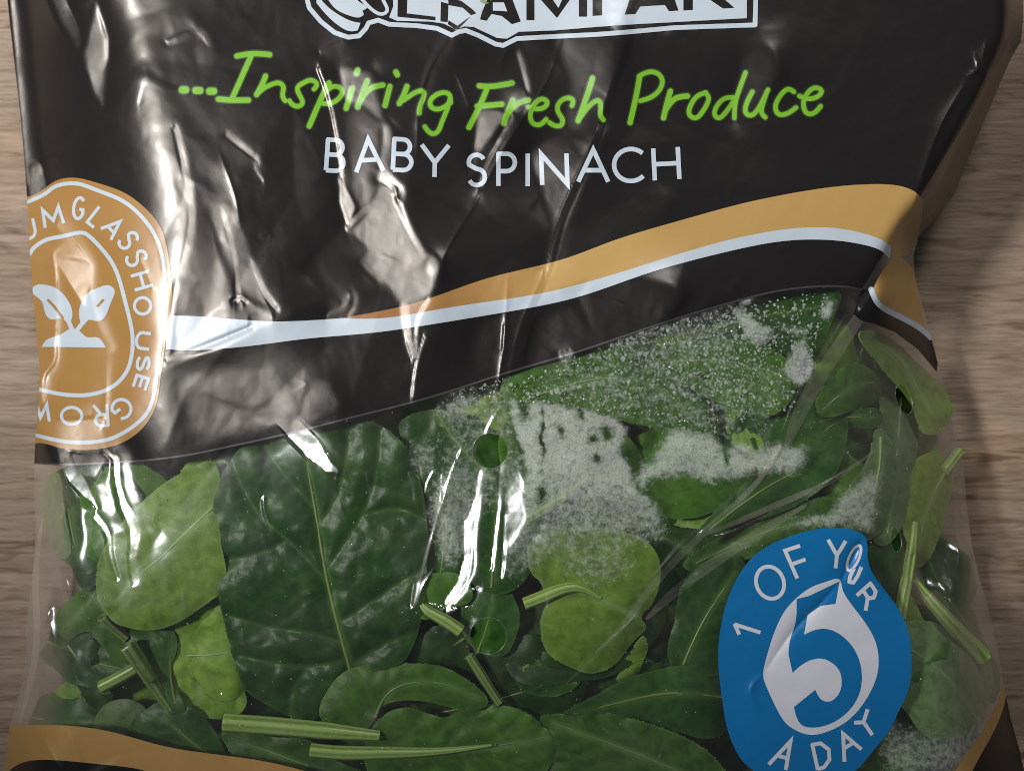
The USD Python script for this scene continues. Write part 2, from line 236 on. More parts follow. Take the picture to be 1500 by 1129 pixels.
hp([(425, 575), (480, 560), (500, 600), (445, 625)], .30, 8)
hs([(398, 595), (430, 633), (460, 664), (492, 690)], 15, .85, 4, 1.0)
hs([(563, 189), (563, 215), (559, 250), (571, 275)], 4.5, .95); hp([(498, 95), (545, 103), (563, 180), (528, 150), (505, 148)], .38, 8)
hs([(467, 102), (482, 145), (492, 190), (500, 245), (503, 285)], 3, .9); hp([(497, 255), (522, 302), (512, 334), (500, 300)], .85, 4)
hp([(566, 262), (580, 285), (603, 340), (632, 386), (600, 396), (552, 372), (516, 342), (543, 310)], .56, 9)
hs([(508, 333), (530, 312), (560, 292), (572, 270)], 4, .8); hs([(556, 262), (578, 280)], 6, 1.0); hs([(470, 75), (500, 60)], 5, .3)
hp([(520, 378), (642, 378), (634, 432), (592, 446), (548, 402)], .72, 8)
hs([(590, 448), (596, 490), (604, 520)], 7, .98, 5, .9); hs([(628, 440), (612, 470), (610, 522)], 4, .75); hs([(622, 494), (611, 530), (604, 580)], 2.5, .8); hs([(500, 440), (520, 432), (512, 460)], 4, .5)
hp([(697, 168), (742, 164), (702, 230), (690, 262), (697, 200)], .5, 5); hs([(748, 172), (722, 225), (700, 268)], 3, .75)
hs([(658, 56), (632, 95), (621, 135)], 5, .42); hs([(757, 80), (771, 131)], 6, .35, 3, .8)
hp([(808, 58), (905, 48), (885, 150), (850, 205), (828, 180), (838, 120)], .33, 14); hp([(775, 225), (880, 190), (852, 270), (818, 345), (800, 300)], .36, 12)
hs([(838, 272), (815, 330), (797, 395)], 3, .6, 3, .7)
hs([(738, 480), (736, 510)], 3, .9)
hp([(790, 470), (900, 415), (1000, 425), (960, 480), (835, 522), (770, 545)], .26, 14); hs([(818, 519), (832, 517)], 4, .95); hp([(960, 600 - 130), (1060, 430), (1020, 455)], .2, 8)
hp([(1090, 80), (1130, 70), (1140, 110), (1110, 150), (1080, 190), (1075, 150)], .24, 12); hp([(850, 330), (1000, 280), (960, 320), (870, 350)], .18, 16); hp([(700, 480), (780, 450), (760, 540), (690, 550)], .16, 12)
hp([(450, 395), (520, 330), (545, 360), (500, 440)], .2, 10); hp([(560, 140), (640, 100), (610, 200), (570, 180)], .12, 10)
# left side, badge
hp([(60, -30), (95, 0), (122, 66), (112, 70), (85, 30)], .36, 5); hp([(120, 75), (140, 0), (158, 60), (152, 155), (140, 140)], .42, 5); hs([(214, 112), (204, 150)], 4, .4)
hs([(14, 0), (22, 80), (32, 190), (40, 270)], 6, .35); hp([(40, 240), (60, 240), (70, 275), (42, 290)], .4, 4)
hp([(78, 376), (131, 384), (136, 400), (127, 450), (112, 425)], .66, 5); hs([(133, 388), (134, 425), (148, 475), (163, 508)], 3.5, .9); hs([(79, 372), (85, 430), (79, 500), (76, 530), (63, 548), (60, 585)], 2.5, .85)
hs([(85, 330), (115, 360), (132, 385)], 4, .5); hs([(158, 515), (155, 560), (154, 612)], 6, .28); hs([(205, 380), (222, 420)], 4, .3)
hp([(56, 615), (155, 612), (142, 640), (150, 665), (72, 655)], .72, 5); hs([(56, 614), (100, 618), (150, 612)], 3, .85); hs([(138, 620), (150, 655), (166, 672)], 4, .95)
# clear window, left
hs([(84, 650), (95, 682), (111, 695), (124, 711), (140, 744)], 9, .95, 3, 1.0); hs([(137, 757), (155, 782), (159, 808), (170, 845)], 6, 1.0, 5, .55)
hs([(167, 673), (169, 702), (177, 733), (193, 760), (197, 776), (193, 794), (190, 817), (194, 850)], 6, 1.0, 6, .75); hp([(98, 660), (160, 668), (142, 705), (112, 692)], .6, 6); hp([(140, 770), (200, 790), (210, 900), (165, 880)], .3, 12)
# clear window, centre
hs([(703, 692), (699, 715), (690, 760), (685, 800), (682, 832), (672, 856), (651, 882)], 4.5, 1.0, 7, .95); hs([(692, 735), (682, 765)], 3, .9); hs([(738, 755), (737, 790), (732, 842)], 4, .95, 3, .9)
hp([(741, 690), (764, 720), (772, 760), (748, 800), (738, 840), (738, 760)], .62, 8); hs([(734, 682), (728, 740), (717, 832)], 2, .75); hs([(672, 668), (684, 650)], 3, .6); hs([(690, 905), (687, 917)], 4, .9); hs([(693, 860), (699, 860)], 4, .9)
hs([(627, 880), (650, 888), (690, 885)], 2.5, .5); hs([(604, 855), (600, 885)], 3, .7)
hs([(1355, 836), (1372, 826)], 7, .95); hs([(1385, 817), (1400, 819)], 4, .9); hs([(1376, 850), (1387, 856)], 5, .95); hs([(75, 895), (77, 925)], 4, .7)
hs([(1256, 440), (1276, 428)], 4, .35); hs([(72, 905), (78, 920)], 3, .8)
hp([(392, 580), (420, 596), (470, 648), (495, 692), (480, 694), (436, 656), (404, 620)], .96, 4); hp([(436, 640), (470, 655), (494, 690), (470, 686), (446, 668)], .99, 3)
hp([(676, 760), (694, 756), (692, 800), (688, 840), (676, 866), (656, 886), (648, 880), (668, 850), (676, 820)], .95, 4); hp([(88, 670), (104, 676), (122, 700), (138, 740), (118, 724), (100, 704)], .96, 4); hp([(168, 690), (176, 700), (186, 735), (200, 765), (196, 800), (188, 800), (188, 770), (174, 740)], .95, 4)
gr_ = np.random.default_rng(21)
for _ in range(26):
    x_, y_ = gr_.uniform(80, 800), gr_.uniform(690, 1060); a_ = gr_.normal(1.45, .35); l_ = gr_.uniform(12, 45)
    hs([(x_, y_), (x_ + l_ * .5 * math.cos(a_) + gr_.uniform(-3, 3), y_ + l_ * .5 * math.sin(a_)), (x_ + l_ * math.cos(a_), y_ + l_ * math.sin(a_))], 3, gr_.uniform(.3, .6))
T = np.clip(T, 0, 1)

# slopes that mirror the lamp into the lens, everywhere on the film
B = P(GX, GY, base); toC = np.array([0, 0, HC]) - B; toL = LAMP - B
hv = toC / np.linalg.norm(toC, axis=-1, keepdims=True) + toL / np.linalg.norm(toL, axis=-1, keepdims=True)
def grad_px(n):                                           # surface normal -> dz per pixel in x and y of the height field
    u, v = GX - 750, GY - 564.5; den = n[..., 2] - n[..., 0] * u / FP + n[..., 1] * v / FP
    return -n[..., 0] * (HC - base) / FP / den, n[..., 1] * (HC - base) / FP / den
sx, sy = grad_px(hv); bx, by = np.gradient(base, G, axis=1), np.gradient(base, G, axis=0)
ex, ey = sx - bx, sy - by; el = np.hypot(ex, ey); off = 0.078 * M * np.sqrt(np.clip(T, 1e-3, .999) ** -1.25 - 1)
k = np.clip(1 - off / np.maximum(el, 1e-9), 0, 1); tx, ty = ex * k, ey * k
# solve a weighted Poisson equation: wrinkles whose slopes are those
w = 0.015 + 3.0 * T ** 1.6; lam = 3e-5
wx, wy = 0.5 * (w[:, 1:] + w[:, :-1]), 0.5 * (w[1:] + w[:-1]); fx, fy = 0.5 * (tx[:, 1:] + tx[:, :-1]) * G, 0.5 * (ty[1:] + ty[:-1]) * G
def div(a, b):
    o = np.zeros((NY, NX)); o[:, :-1] -= a; o[:, 1:] += a; o[:-1] -= b; o[1:] += b; return o
def A(h): return div(wx * np.diff(h, axis=1), wy * np.diff(h, axis=0)) + lam * h
ev = (2 - 2 * np.cos(np.pi * np.arange(NX) / NX))[None] + (2 - 2 * np.cos(np.pi * np.arange(NY) / NY))[:, None]
def pre(r): return fft.idctn(fft.dctn(r, norm='ortho') / (0.08 * ev + lam), norm='ortho')
rhs = div(wx * fx, wy * fy); h = np.zeros((NY, NX)); r = rhs - A(h); z = pre(r); pdir = z.copy(); rz = (r * z).sum()
for it in range(160):
    Ap = A(pdir); al = rz / (pdir * Ap).sum(); h += al * pdir; r -= al * Ap
    z = pre(r); rz2 = (r * z).sum(); pdir = z + rz2 / rz * pdir; rz = rz2
wr = ndimage.gaussian_filter(h, 0.6)
wr = np.sign(wr) * 0.02 * np.tanh(np.abs(wr) / 0.02)
# random soft facets and small crumples
rp = RNG.uniform([X0, Y0], [gx[-1], gy[-1]], (240, 2)); rp = np.vstack([rp, [[X0 - 50, Y0 - 50], [1700, Y0 - 50], [1700, 1300], [X0 - 50, 1300]]])
fac = LinearNDInterpolator(rp, RNG.normal(0, 1, len(rp)))(GX, GY); calm = 1 - 0.75 * np.clip(T * 2, 0, 1)
fac = ndimage.gaussian_filter(fac, 1.2) * 0.00042 * calm * (0.3 + 0.7 / (1 + np.exp((GX - 880) / 70)))
rp2 = RNG.uniform([X0, Y0], [gx[-1], gy[-1]], (2600, 2)); rp2 = np.vstack([rp2, rp[-4:]])
fac += ndimage.gaussian_filter(LinearNDInterpolator(rp2, RNG.normal(0, 1, len(rp2)))(GX, GY), 1.1) * 0.000034
fine = (fbm(np.stack([GX / 26, GY / 26, np.zeros_like(GX)], -1), 3, 5) - .5) * 0.00010
rg = np.abs(fbm(np.stack([GX / 70 + 3, GY / 110, np.full_like(GX, 2.2)], -1), 3, 61) - .5); rg2 = np.abs(fbm(np.stack([GX / 34 + 9, GY / 60, np.full_like(GX, 7.7)], -1), 3, 67) - .5)
fine += (0.00005 * np.minimum(rg * 6, 1) + 0.00001 * np.minimum(rg2 * 6, 1)) * (0.25 + 0.75 / (1 + np.exp((GX - 900) / 70)))
film = base + wr + fac + fine
def crease(pts, a, w):                                    # a sharp pinched line, a in mm
    c = curve(pts, step=1.5); u = np.linspace(0, 1, len(c))
    x0, y0 = np.maximum(((c.min(0) - 40 - [X0, Y0]) / G).astype(int), 0); x1, y1 = ((c.max(0) + 40 - [X0, Y0]) / G).astype(int) + 1
    s = np.s_[y0:y1, x0:x1]; d, i = cKDTree(c).query(np.stack([GX[s], GY[s]], -1))
    film[s] += a * 1e-3 * np.exp(-np.abs(d) / w) * np.sin(np.pi * np.clip(u[i], .02, .98)) ** .6
for args in [([(920, 55), (893, 130), (872, 195), (845, 258), (815, 330), (797, 395), (778, 440), (756, 500), (743, 585)], .26, 3.5), ([(930, 58), (903, 133), (882, 198), (855, 262), (825, 334), (807, 399), (788, 444), (766, 504), (752, 590)], -.18, 3.5), ([(822, 55), (800, 120), (770, 168), (735, 225), (688, 310), (652, 372), (640, 420)], .25, 3.5), ([(660, 55), (632, 95), (614, 160), (612, 240)], .4, 4), ([(745, 395), (741, 460), (735, 530), (722, 610)], .4, 4), ([(940, 870), (1000, 800), (1100, 722), (1146, 650)], .7, 6), ([(966, 840), (1020, 782), (1045, 786), (1150, 742), (1290, 662)], .8, 5), ([(960, 880), (1040, 840), (1180, 742)], .5, 6),
             ([(820, 1000), (930, 905), (1000, 822)], .5, 5), ([(1143, 655), (1160, 600), (1205, 520), (1262, 428)], .9, 5), ([(1160, 640), (1185, 570), (1235, 490), (1285, 420)], .7, 5),
             ([(90, 770), (62, 850), (70, 900), (48, 930)], .9, 5), ([(45, 930), (56, 960), (58, 1010), (40, 1060)], .9, 4), ([(30, 1060), (48, 1020), (60, 1010), (85, 1040)], .6, 4), ([(45, 915), (70, 935), (100, 965)], .5, 4),
             ([(62, 750), (85, 830), (100, 880)], .6, 4), ([(130, 960), (145, 1010), (165, 1030)], .5, 4), ([(200, 1020), (215, 1040), (230, 1078)], .6, 4), ([(640, 830), (620, 860), (612, 900)], .4, 4),
             ([(740, 600), (765, 690), (770, 720)], .4, 4), ([(620, 840), (660, 700), (700, 600)], .5, 4), ([(700, 975), (745, 1010), (780, 1050)], .4, 4), ([(745, 580), (715, 630), (705, 660)], .6, 4),
             ([(1290, 650), (1330, 560), (1345, 640), (1335, 720)], .5, 5), ([(1395, 690), (1400, 780), (1415, 850)], .6, 5), ([(1440, 850), (1450, 900)], .6, 4), ([(1020, 1050), (985, 1062), (1030, 985)], .4, 4),
             ([(1232, 850), (1200, 885), (1165, 920), (1120, 985)], -1.1, 8), ([(1120, 985), (1100, 1010), (1115, 1045)], .7, 6), ([(1232, 850), (1250, 815), (1262, 790)], -1.5, 8), ([(1420, 115), (1380, 180), (1350, 260), (1330, 330)], .7, 6),
             ([(1425, 75), (1432, 100), (1418, 112)], .8, 5), ([(1445, 60), (1440, 90), (1445, 110)], .7, 5), ([(385, 336), (396, 345), (388, 356)], .08, 3), ([(372, 345), (384, 352)], -.08, 3), ([(578, 272), (584, 300)], .25, 3), ([(440, 558), (448, 562), (440, 568)], .07, 3), ([(335, 440), (345, 432), (358, 440), (352, 452)], .12, 3), ([(500, 450), (512, 440), (510, 425)], .12, 3), ([(668, 105), (690, 160)], .3, 4), ([(745, 70), (735, 90), (738, 105)], .2, 4), ([(1088, 215), (1100, 225)], .06, 3), ([(900, 440), (918, 448)], .06, 3), ([(320, 220), (345, 290), (352, 330)], .22, 4), ([(60, 235), (75, 225), (90, 240)], .2, 4), ([(60, 1075), (90, 1129)], .5, 4), ([(100, 1070), (125, 1129)], .4, 4), ([(395, 340), (380, 346)], .08, 3)]:
    crease(*args)
film = np.maximum(film, 0.004)
gz, gX, gY = None, np.gradient(P(GX, GY, film), axis=1), np.gradient(P(GX, GY, film), axis=0)
NRM = np.cross(gY, gX); NRM /= np.linalg.norm(NRM, axis=-1, keepdims=True); NRM *= np.sign(NRM[..., 2:])

def smp(field, px, py, order=1):
    c = [(np.asarray(py) - Y0) / G, (np.asarray(px) - X0) / G]
    if field.ndim == 3: return np.stack([ndimage.map_coordinates(field[..., i], c, order=order, mode='nearest') for i in range(field.shape[2])], -1)
    return ndimage.map_coordinates(field, c, order=order, mode='nearest')

# ---------------------------------------------------------------- cutting a flat outline into a fine sheet
def cut(poly, step=G, ox=X0, oy=Y0):
    """(points in photograph pixels, triangles, boundary flag) of a polygon cut along a square lattice."""
    poly = poly.buffer(0); shapely.prepare(poly); x0, y0, x1, y1 = poly.bounds
    i0, i1 = int((x0 - ox) // step), int((x1 - ox) // step) + 1; j0, j1 = int((y0 - oy) // step), int((y1 - oy) // step) + 1
    I, J = np.meshgrid(np.arange(i0, i1), np.arange(j0, j1)); I, J = I.ravel(), J.ravel()
    bx = shapely.box(ox + I * step, oy + J * step, ox + (I + 1) * step, oy + (J + 1) * step)
    full = shapely.contains(poly, bx); part = shapely.intersects(poly, bx) & ~full
    W = i1 - i0 + 2
    fi, fj = I[full] - i0, J[full] - j0; a = fj * W + fi
    T1 = np.vstack([np.stack([a, a + W, a + W + 1], 1), np.stack([a, a + W + 1, a + 1], 1)])
    ids, inv = np.unique(T1, return_inverse=True); V = [np.stack([ox + (ids % W + i0) * step, oy + (ids // W + j0) * step], 1)]; F = [inv.reshape(-1, 3)]; n = len(ids)
    for g in shapely.intersection(poly, bx[part]):
        for q in getattr(g, 'geoms', [g]):
            if q.geom_type != 'Polygon' or q.area < 2e-3: continue
            rings = [np.asarray(q.exterior.coords)[:-1]] + [np.asarray(h_.coords)[:-1] for h_ in q.interiors]
            v = np.vstack(rings); t = mapbox_earcut.triangulate_float64(v, np.cumsum([len(x) for x in rings]).astype(np.uint32)).reshape(-1, 3)
            V.append(v); F.append(t + n); n += len(v)
    V, F = np.vstack(V), np.vstack(F).astype(int)
    _, idx, inv = np.unique(np.round(V, 3), axis=0, return_index=True, return_inverse=True)
    V, F = V[idx], inv.ravel()[F]; F = F[(F[:, 0] != F[:, 1]) & (F[:, 1] != F[:, 2]) & (F[:, 0] != F[:, 2])]
    a, b = V[F[:, 1]] - V[F[:, 0]], V[F[:, 2]] - V[F[:, 0]]; flip = (a[:, 0] * b[:, 1] - a[:, 1] * b[:, 0]) > 0      # y runs down: make all face the lens
    F[flip] = F[flip][:, ::-1]
    return V, F
def on_film(parent, name, poly, material, lift=0.0, attrs=None, **kw):
    V, F = cut(poly); zz = smp(film, V[:, 0], V[:, 1]) + lift * 1e-3
    return put(parent, name, P(V[:, 0], V[:, 1], zz), F, smp(NRM, V[:, 0], V[:, 1]), material, attrs, **kw)

bag = thing('salad_bag', 'large printed plastic bag of baby spinach with black top and clear window', 'bag')

# ---- print outlines
lower = [(50, 678), (100, 680), (150, 678), (200, 675), (270, 667), (330, 655), (430, 633), (520, 610), (600, 590), (680, 566), (745, 545), (830, 520), (900, 497), (980, 470), (1060, 446), (1130, 428), (1190, 420), (1240, 420), (1262, 424)]
lower_c = curve(lower, step=4)
BLACK = pg(list(map(tuple, lower_c)) + [(1300, 362), (1345, 352), (1372, 320), (1396, 288), (1430, 205), (1465, 122), (1482, 84), (1520, 40), (1520, -60), (-50, -60), (-50, 678)]).intersection(OUTLINE)
fold = curve([(1478, 62), (1446, 122), (1420, 170), (1382, 232), (1340, 300), (1300, 362)], step=5)
SIDE = pg(list(map(tuple, fold)) + [(1345, 354), (1374, 322), (1398, 290), (1432, 206), (1467, 123), (1486, 84)]).intersection(BLACK)
gold_top = [(500, 466), (560, 455), (620, 440), (700, 412), (760, 396), (830, 378), (900, 352), (1000, 322), (1080, 300), (1150, 285), (1220, 274), (1275, 270), (1315, 272), (1340, 281), (1352, 293)]
white_top = [(500, 466), (560, 466), (620, 457), (700, 444), (780, 432), (850, 416), (950, 386), (1050, 356), (1150, 336), (1220, 334), (1265, 342), (1292, 352), (1306, 362)]
white_bot = [(243, 511), (270, 513), (320, 511), (380, 505), (450, 496), (540, 488), (620, 477), (700, 464), (770, 452), (850, 434), (950, 400), (1060, 370), (1150, 353), (1220, 352), (1262, 358), (1290, 367), (1303, 379)]
white_left = [(246, 462), (300, 464), (380, 470), (440, 470), (500, 466)]
ct = lambda p: list(map(tuple, curve(p, step=4)))
GOLD = pg(ct(gold_top) + [(1350, 322), (1344, 350), (1330, 372), (1308, 380)] + ct(white_top)[::-1])
WHITE = pg(ct(white_left) + ct(white_top)[1:] + ct(white_bot)[::-1])
GOLD2 = pg(ct([(1278, 425), (1284, 412), (1292, 398), (1306, 382), (1322, 376)]) + ct([(1338, 395), (1343, 420), (1355, 475), (1362, 489)]) + ct([(1349, 474), (1319, 459), (1296, 448), (1284, 436)])).intersection(OUTLINE)
WHITE2 = stroke([(1276, 424), (1286, 444), (1302, 456), (1322, 466), (1348, 481), (1363, 494)], 8).intersection(OUTLINE)
DARK2 = pg([(1262, 424), (1276, 424), (1287, 446), (1319, 462), (1363, 490), (1374, 530), (1372, 545), (1345, 512), (1310, 486), (1280, 474), (1262, 470), (1250, 460)]).intersection(OUTLINE)
GOLDB = pg(ct([(10, 1063), (60, 1061), (110, 1063), (170, 1073), (240, 1092), (330, 1106), (400, 1117), (480, 1138)]) + [(480, 1168), (290, 1168)] + ct([(255, 1150), (215, 1129), (150, 1119), (100, 1114), (48, 1113), (20, 1123), (-5, 1150)])).intersection(OUTLINE)
BLACKB = pg(ct([(-5, 1150), (20, 1123), (48, 1113), (100, 1114), (150, 1119), (215, 1129), (255, 1150)]) + [(290, 1168), (-20, 1168)]).intersection(OUTLINE)
gr = ct([(1465, 950), (1470, 990), (1465, 1020), (1450, 1050), (1430, 1085), (1410, 1112), (1375, 1168)])
grr = ct([(1405, 1168), (1435, 1108), (1456, 1070), (1470, 1035), (1475, 1000), (1469, 955)])
GOLDR = pg(gr + grr).intersection(OUTLINE); BLACKR = pg(grr[::-1] + [(1405, 1168), (1600, 1168), (1600, 955)]).intersection(OUTLINE)
BADGE = sp([(20, 292), (39, 288), (63, 278), (75, 269), (91, 262), (114, 261), (142, 268), (179, 281), (207, 300), (231, 326), (243, 356), (250, 399), (252, 436), (247, 470), (241, 513), (235, 556), (229, 592), (213, 622), (192, 641), (166, 653), (126, 659), (85, 655), (53, 649), (20, 645)]).intersection(OUTLINE)
STICKER = sp([(1229, 773), (1256, 778), (1269, 789), (1271, 816), (1280, 842), (1313, 887), (1331, 927), (1335, 958), (1331, 1008), (1316, 1042), (1303, 1069), (1279, 1099), (1252, 1129), (1200, 1152), (1140, 1148), (1101, 1126), (1084, 1109), (1067, 1072), (1059, 1032), (1052, 968), (1056, 917), (1067, 874), (1088, 833), (1114, 806), (1155, 786), (1195, 775)])
holes = [Point(718, 660).buffer(26, quad_segs=16), Point(715, 931).buffer(27, quad_segs=16), affinity.rotate(affinity.scale(Point(1324, 585).buffer(1, quad_segs=16), 11, 23), -18), affinity.rotate(affinity.scale(Point(1312, 790).buffer(1, quad_segs=16), 8, 19), -8)]
WINDOW = OUTLINE.intersection(shapely.box(-60, 200, 1560, 1168)).difference(unary_union([BLACK, GOLD, WHITE, GOLD2, WHITE2, DARK2, GOLDB, BLACKB, GOLDR, BLACKR, STICKER.buffer(-4)] + holes))

# ---- film parts
back_z = 0.0012 + (ZE - 0.002) * (1 - np.sin(np.pi / 2 * np.clip(d_out / 70, 0, 1)))
V, F = cut(OUTLINE.intersection(shapely.box(-60, -60, 1560, 1168)), 20.0)
Vb = P(V[:, 0], V[:, 1], smp(back_z, V[:, 0], V[:, 1])); put(bag, 'back_film', Vb, F, vnormals(Vb, F), M_back, label='clear back sheet of the bag lying on the table')
win = on_film(bag, 'clear_window', WINDOW, M_clear, label='clear film window over the spinach leaves')
panel = on_film(bag, 'black_panel', BLACK.difference(unary_union([SIDE])), M_black, label='creased glossy black printed upper panel')
on_film(bag, 'side_fold', SIDE, M_side, label='brownish grey folded side of the black panel')
on_film(bag, 'panel_edge', LineString(lower_c).buffer(1.3).intersection(OUTLINE), M_edge, 0.09)
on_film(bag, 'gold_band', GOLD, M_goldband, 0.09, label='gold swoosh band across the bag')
on_film(bag, 'white_band', WHITE, M_white, 0.11, label='white swoosh line under the gold band')
on_film(bag, 'gold_band', GOLD2, M_gold, 0.0, label='gold band continuing on the folded side')
on_film(bag, 'white_band', WHITE2, M_white, 0.1, label='white line continuing on the folded side')
on_film(bag, 'black_panel', DARK2, M_black, -0.06, label='small black patch on the folded right side')
on_film(bag, 'gold_band', GOLDB, M_gold, 0.02, label='gold band at the bottom left corner')
on_film(bag, 'black_panel', BLACKB, M_black, -0.04, label='black print under the bottom left gold band')
on_film(bag, 'gold_band', GOLDR, M_gold, 0.05, label='narrow gold curve at the bottom right edge')
on_film(bag, 'black_panel', BLACKR, M_black, 0.0, label='black print at the bottom right edge')
RIMS = []
for hp_, nm in zip(holes, ('round vent hole beside the frosted patch', 'lower round vent hole', 'vent hole on the right slope', 'dark vent hole by the blue badge')):
    RIMS.append((hp_, nm))

for pts_, wd, nm in [([(1290, 418), (1240, 492), (1192, 566), (1163, 625), (1152, 655)], 22, 'long brownish fold of film running down from the gold corner'), ([(1150, 650), (1100, 716), (1010, 800), (945, 872), (905, 925), (830, 1000)], 11, 'straight film fold running down to the broad pale leaf'), ([(1284, 658), (1215, 705), (1140, 738), (1052, 775), (1022, 783)], 9, 'pocket fold of film right of the frosted patch'),
                      ([(1180, 740), (1080, 800), (985, 870), (948, 905)], 16, 'soft film fold above the blue badge'), ([(660, 690), (628, 800), (606, 885)], 5, 'thin film crease left of the vent hole'), ([(62, 760), (52, 850), (54, 930), (44, 1000), (30, 1055)], 10, 'gathered film fold at the lower left edge'), ([(745, 560), (727, 640), (720, 640)], 8, 'film crease above the vent hole')]:
    cc_ = curve(pts_, step=4); uu_ = np.sin(np.pi * np.linspace(.02, .98, len(cc_))) ** .5; on_film(bag, 'film_fold', unary_union([LineString(cc_[i_:i_ + 2]).buffer(wd / 2 * uu_[i_] , quad_segs=4) for i_ in range(len(cc_) - 1)]).intersection(WINDOW), M_flap, 0.1, label=nm)
# ---- logo plate
outer = [(450, -40), (450, 0), (453, 12), (470, 32), (490, 48), (510, 55), (526, 53), (536, 42), (540, 34), (554, 30), (570, 36), (610, 38), (640, 42), (662, 52), (672, 47), (682, 45), (700, 52), (726, 65), (737, 67), (757, 57), (809, 54), (872, 51), (924, 47), (987, 41), (1044, 39), (1106, 37), (1107, 0), (1107, -40)]
logo = on_film(panel, 'logo_outline', LineString(outer).buffer(3.4, join_style='round'), M_white, 0.1)
letters_dark = [[(583, -10), (597, -10), (596, 20), (638, 25), (638, 30.5), (582, 25)], [(646, 3), (657, 6), (656, 33), (645, 32)], [(656, -4), (676, 2), (692, 14), (698, 20), (690, 23), (678, 12), (657, 8)], [(657, 30), (670, 38), (684, 28), (690, 24), (672, 43), (666, 43), (656, 36)],
    [(771, -10), (783, -10), (783, 30), (771, 30)], [(783, -10), (803, -10), (818, 12), (828, -10), (842, -10), (816, 27)], [(848, -10), (860, -10), (860, 25), (848, 25)], [(868, -10), (882, -10), (882, 23), (868, 24)], [(925, -10), (945, -10), (985, -10), (994, 16), (980, 17), (974, 8), (938, 10), (931, 21), (915, 22)],
    [(1001, -10), (1015, -10), (1015, 15), (1001, 16)], [(1025, -10), (1050, -10), (1076, 12), (1059, 13)]]
lA = pg([(718, -10), (706, 18), (703, 29), (713, 31), (720, 21), (735, 24), (750, 36), (763, 32), (747, -10)]).difference(pg([(722, 4), (738, 4), (743, 17), (722, 16)]))
letters_dark = [pg(x) for x in letters_dark] + [lA]
plate = pg([(574, -40), (576, 10), (570, 26), (582, 31), (630, 32), (650, 35), (668, 44), (680, 39), (694, 40), (728, 56), (743, 57), (760, 47), (812, 45), (872, 40), (929, 36), (1094, 27), (1094, -40)])
logo_plate = on_film(panel, 'logo_plate', plate.difference(unary_union(letters_dark)), M_white, 0.1)
for l in letters_dark: on_film(panel, 'logo_letter', l, M_black, 0.1)
on_film(panel, 'logo_leaf', pg(ct([(463, 4), (478, 22), (496, 38), (512, 46), (524, 45)]) + ct([(528, 34), (514, 31), (496, 22), (482, 12), (472, 2)]) + [(466, -8)]), M_white, 0.1)
on_film(panel, 'logo_leaf', pg(ct([(476, -8), (490, 12), (508, 22), (526, 26), (533, 22)]) + ct([(531, 16), (538, 11), (526, 3), (518, -8)])), M_white, 0.1)
on_film(panel, 'logo_leaf', stroke([(524, -8), (540, 10), (558, 21), (567, 16), (563, 4), (558, -8)], 5), M_white, 0.1)
on_film(panel, 'logo_dot', affinity.scale(Point(711, 0).buffer(1), 8, 6), M_green, 0.1)

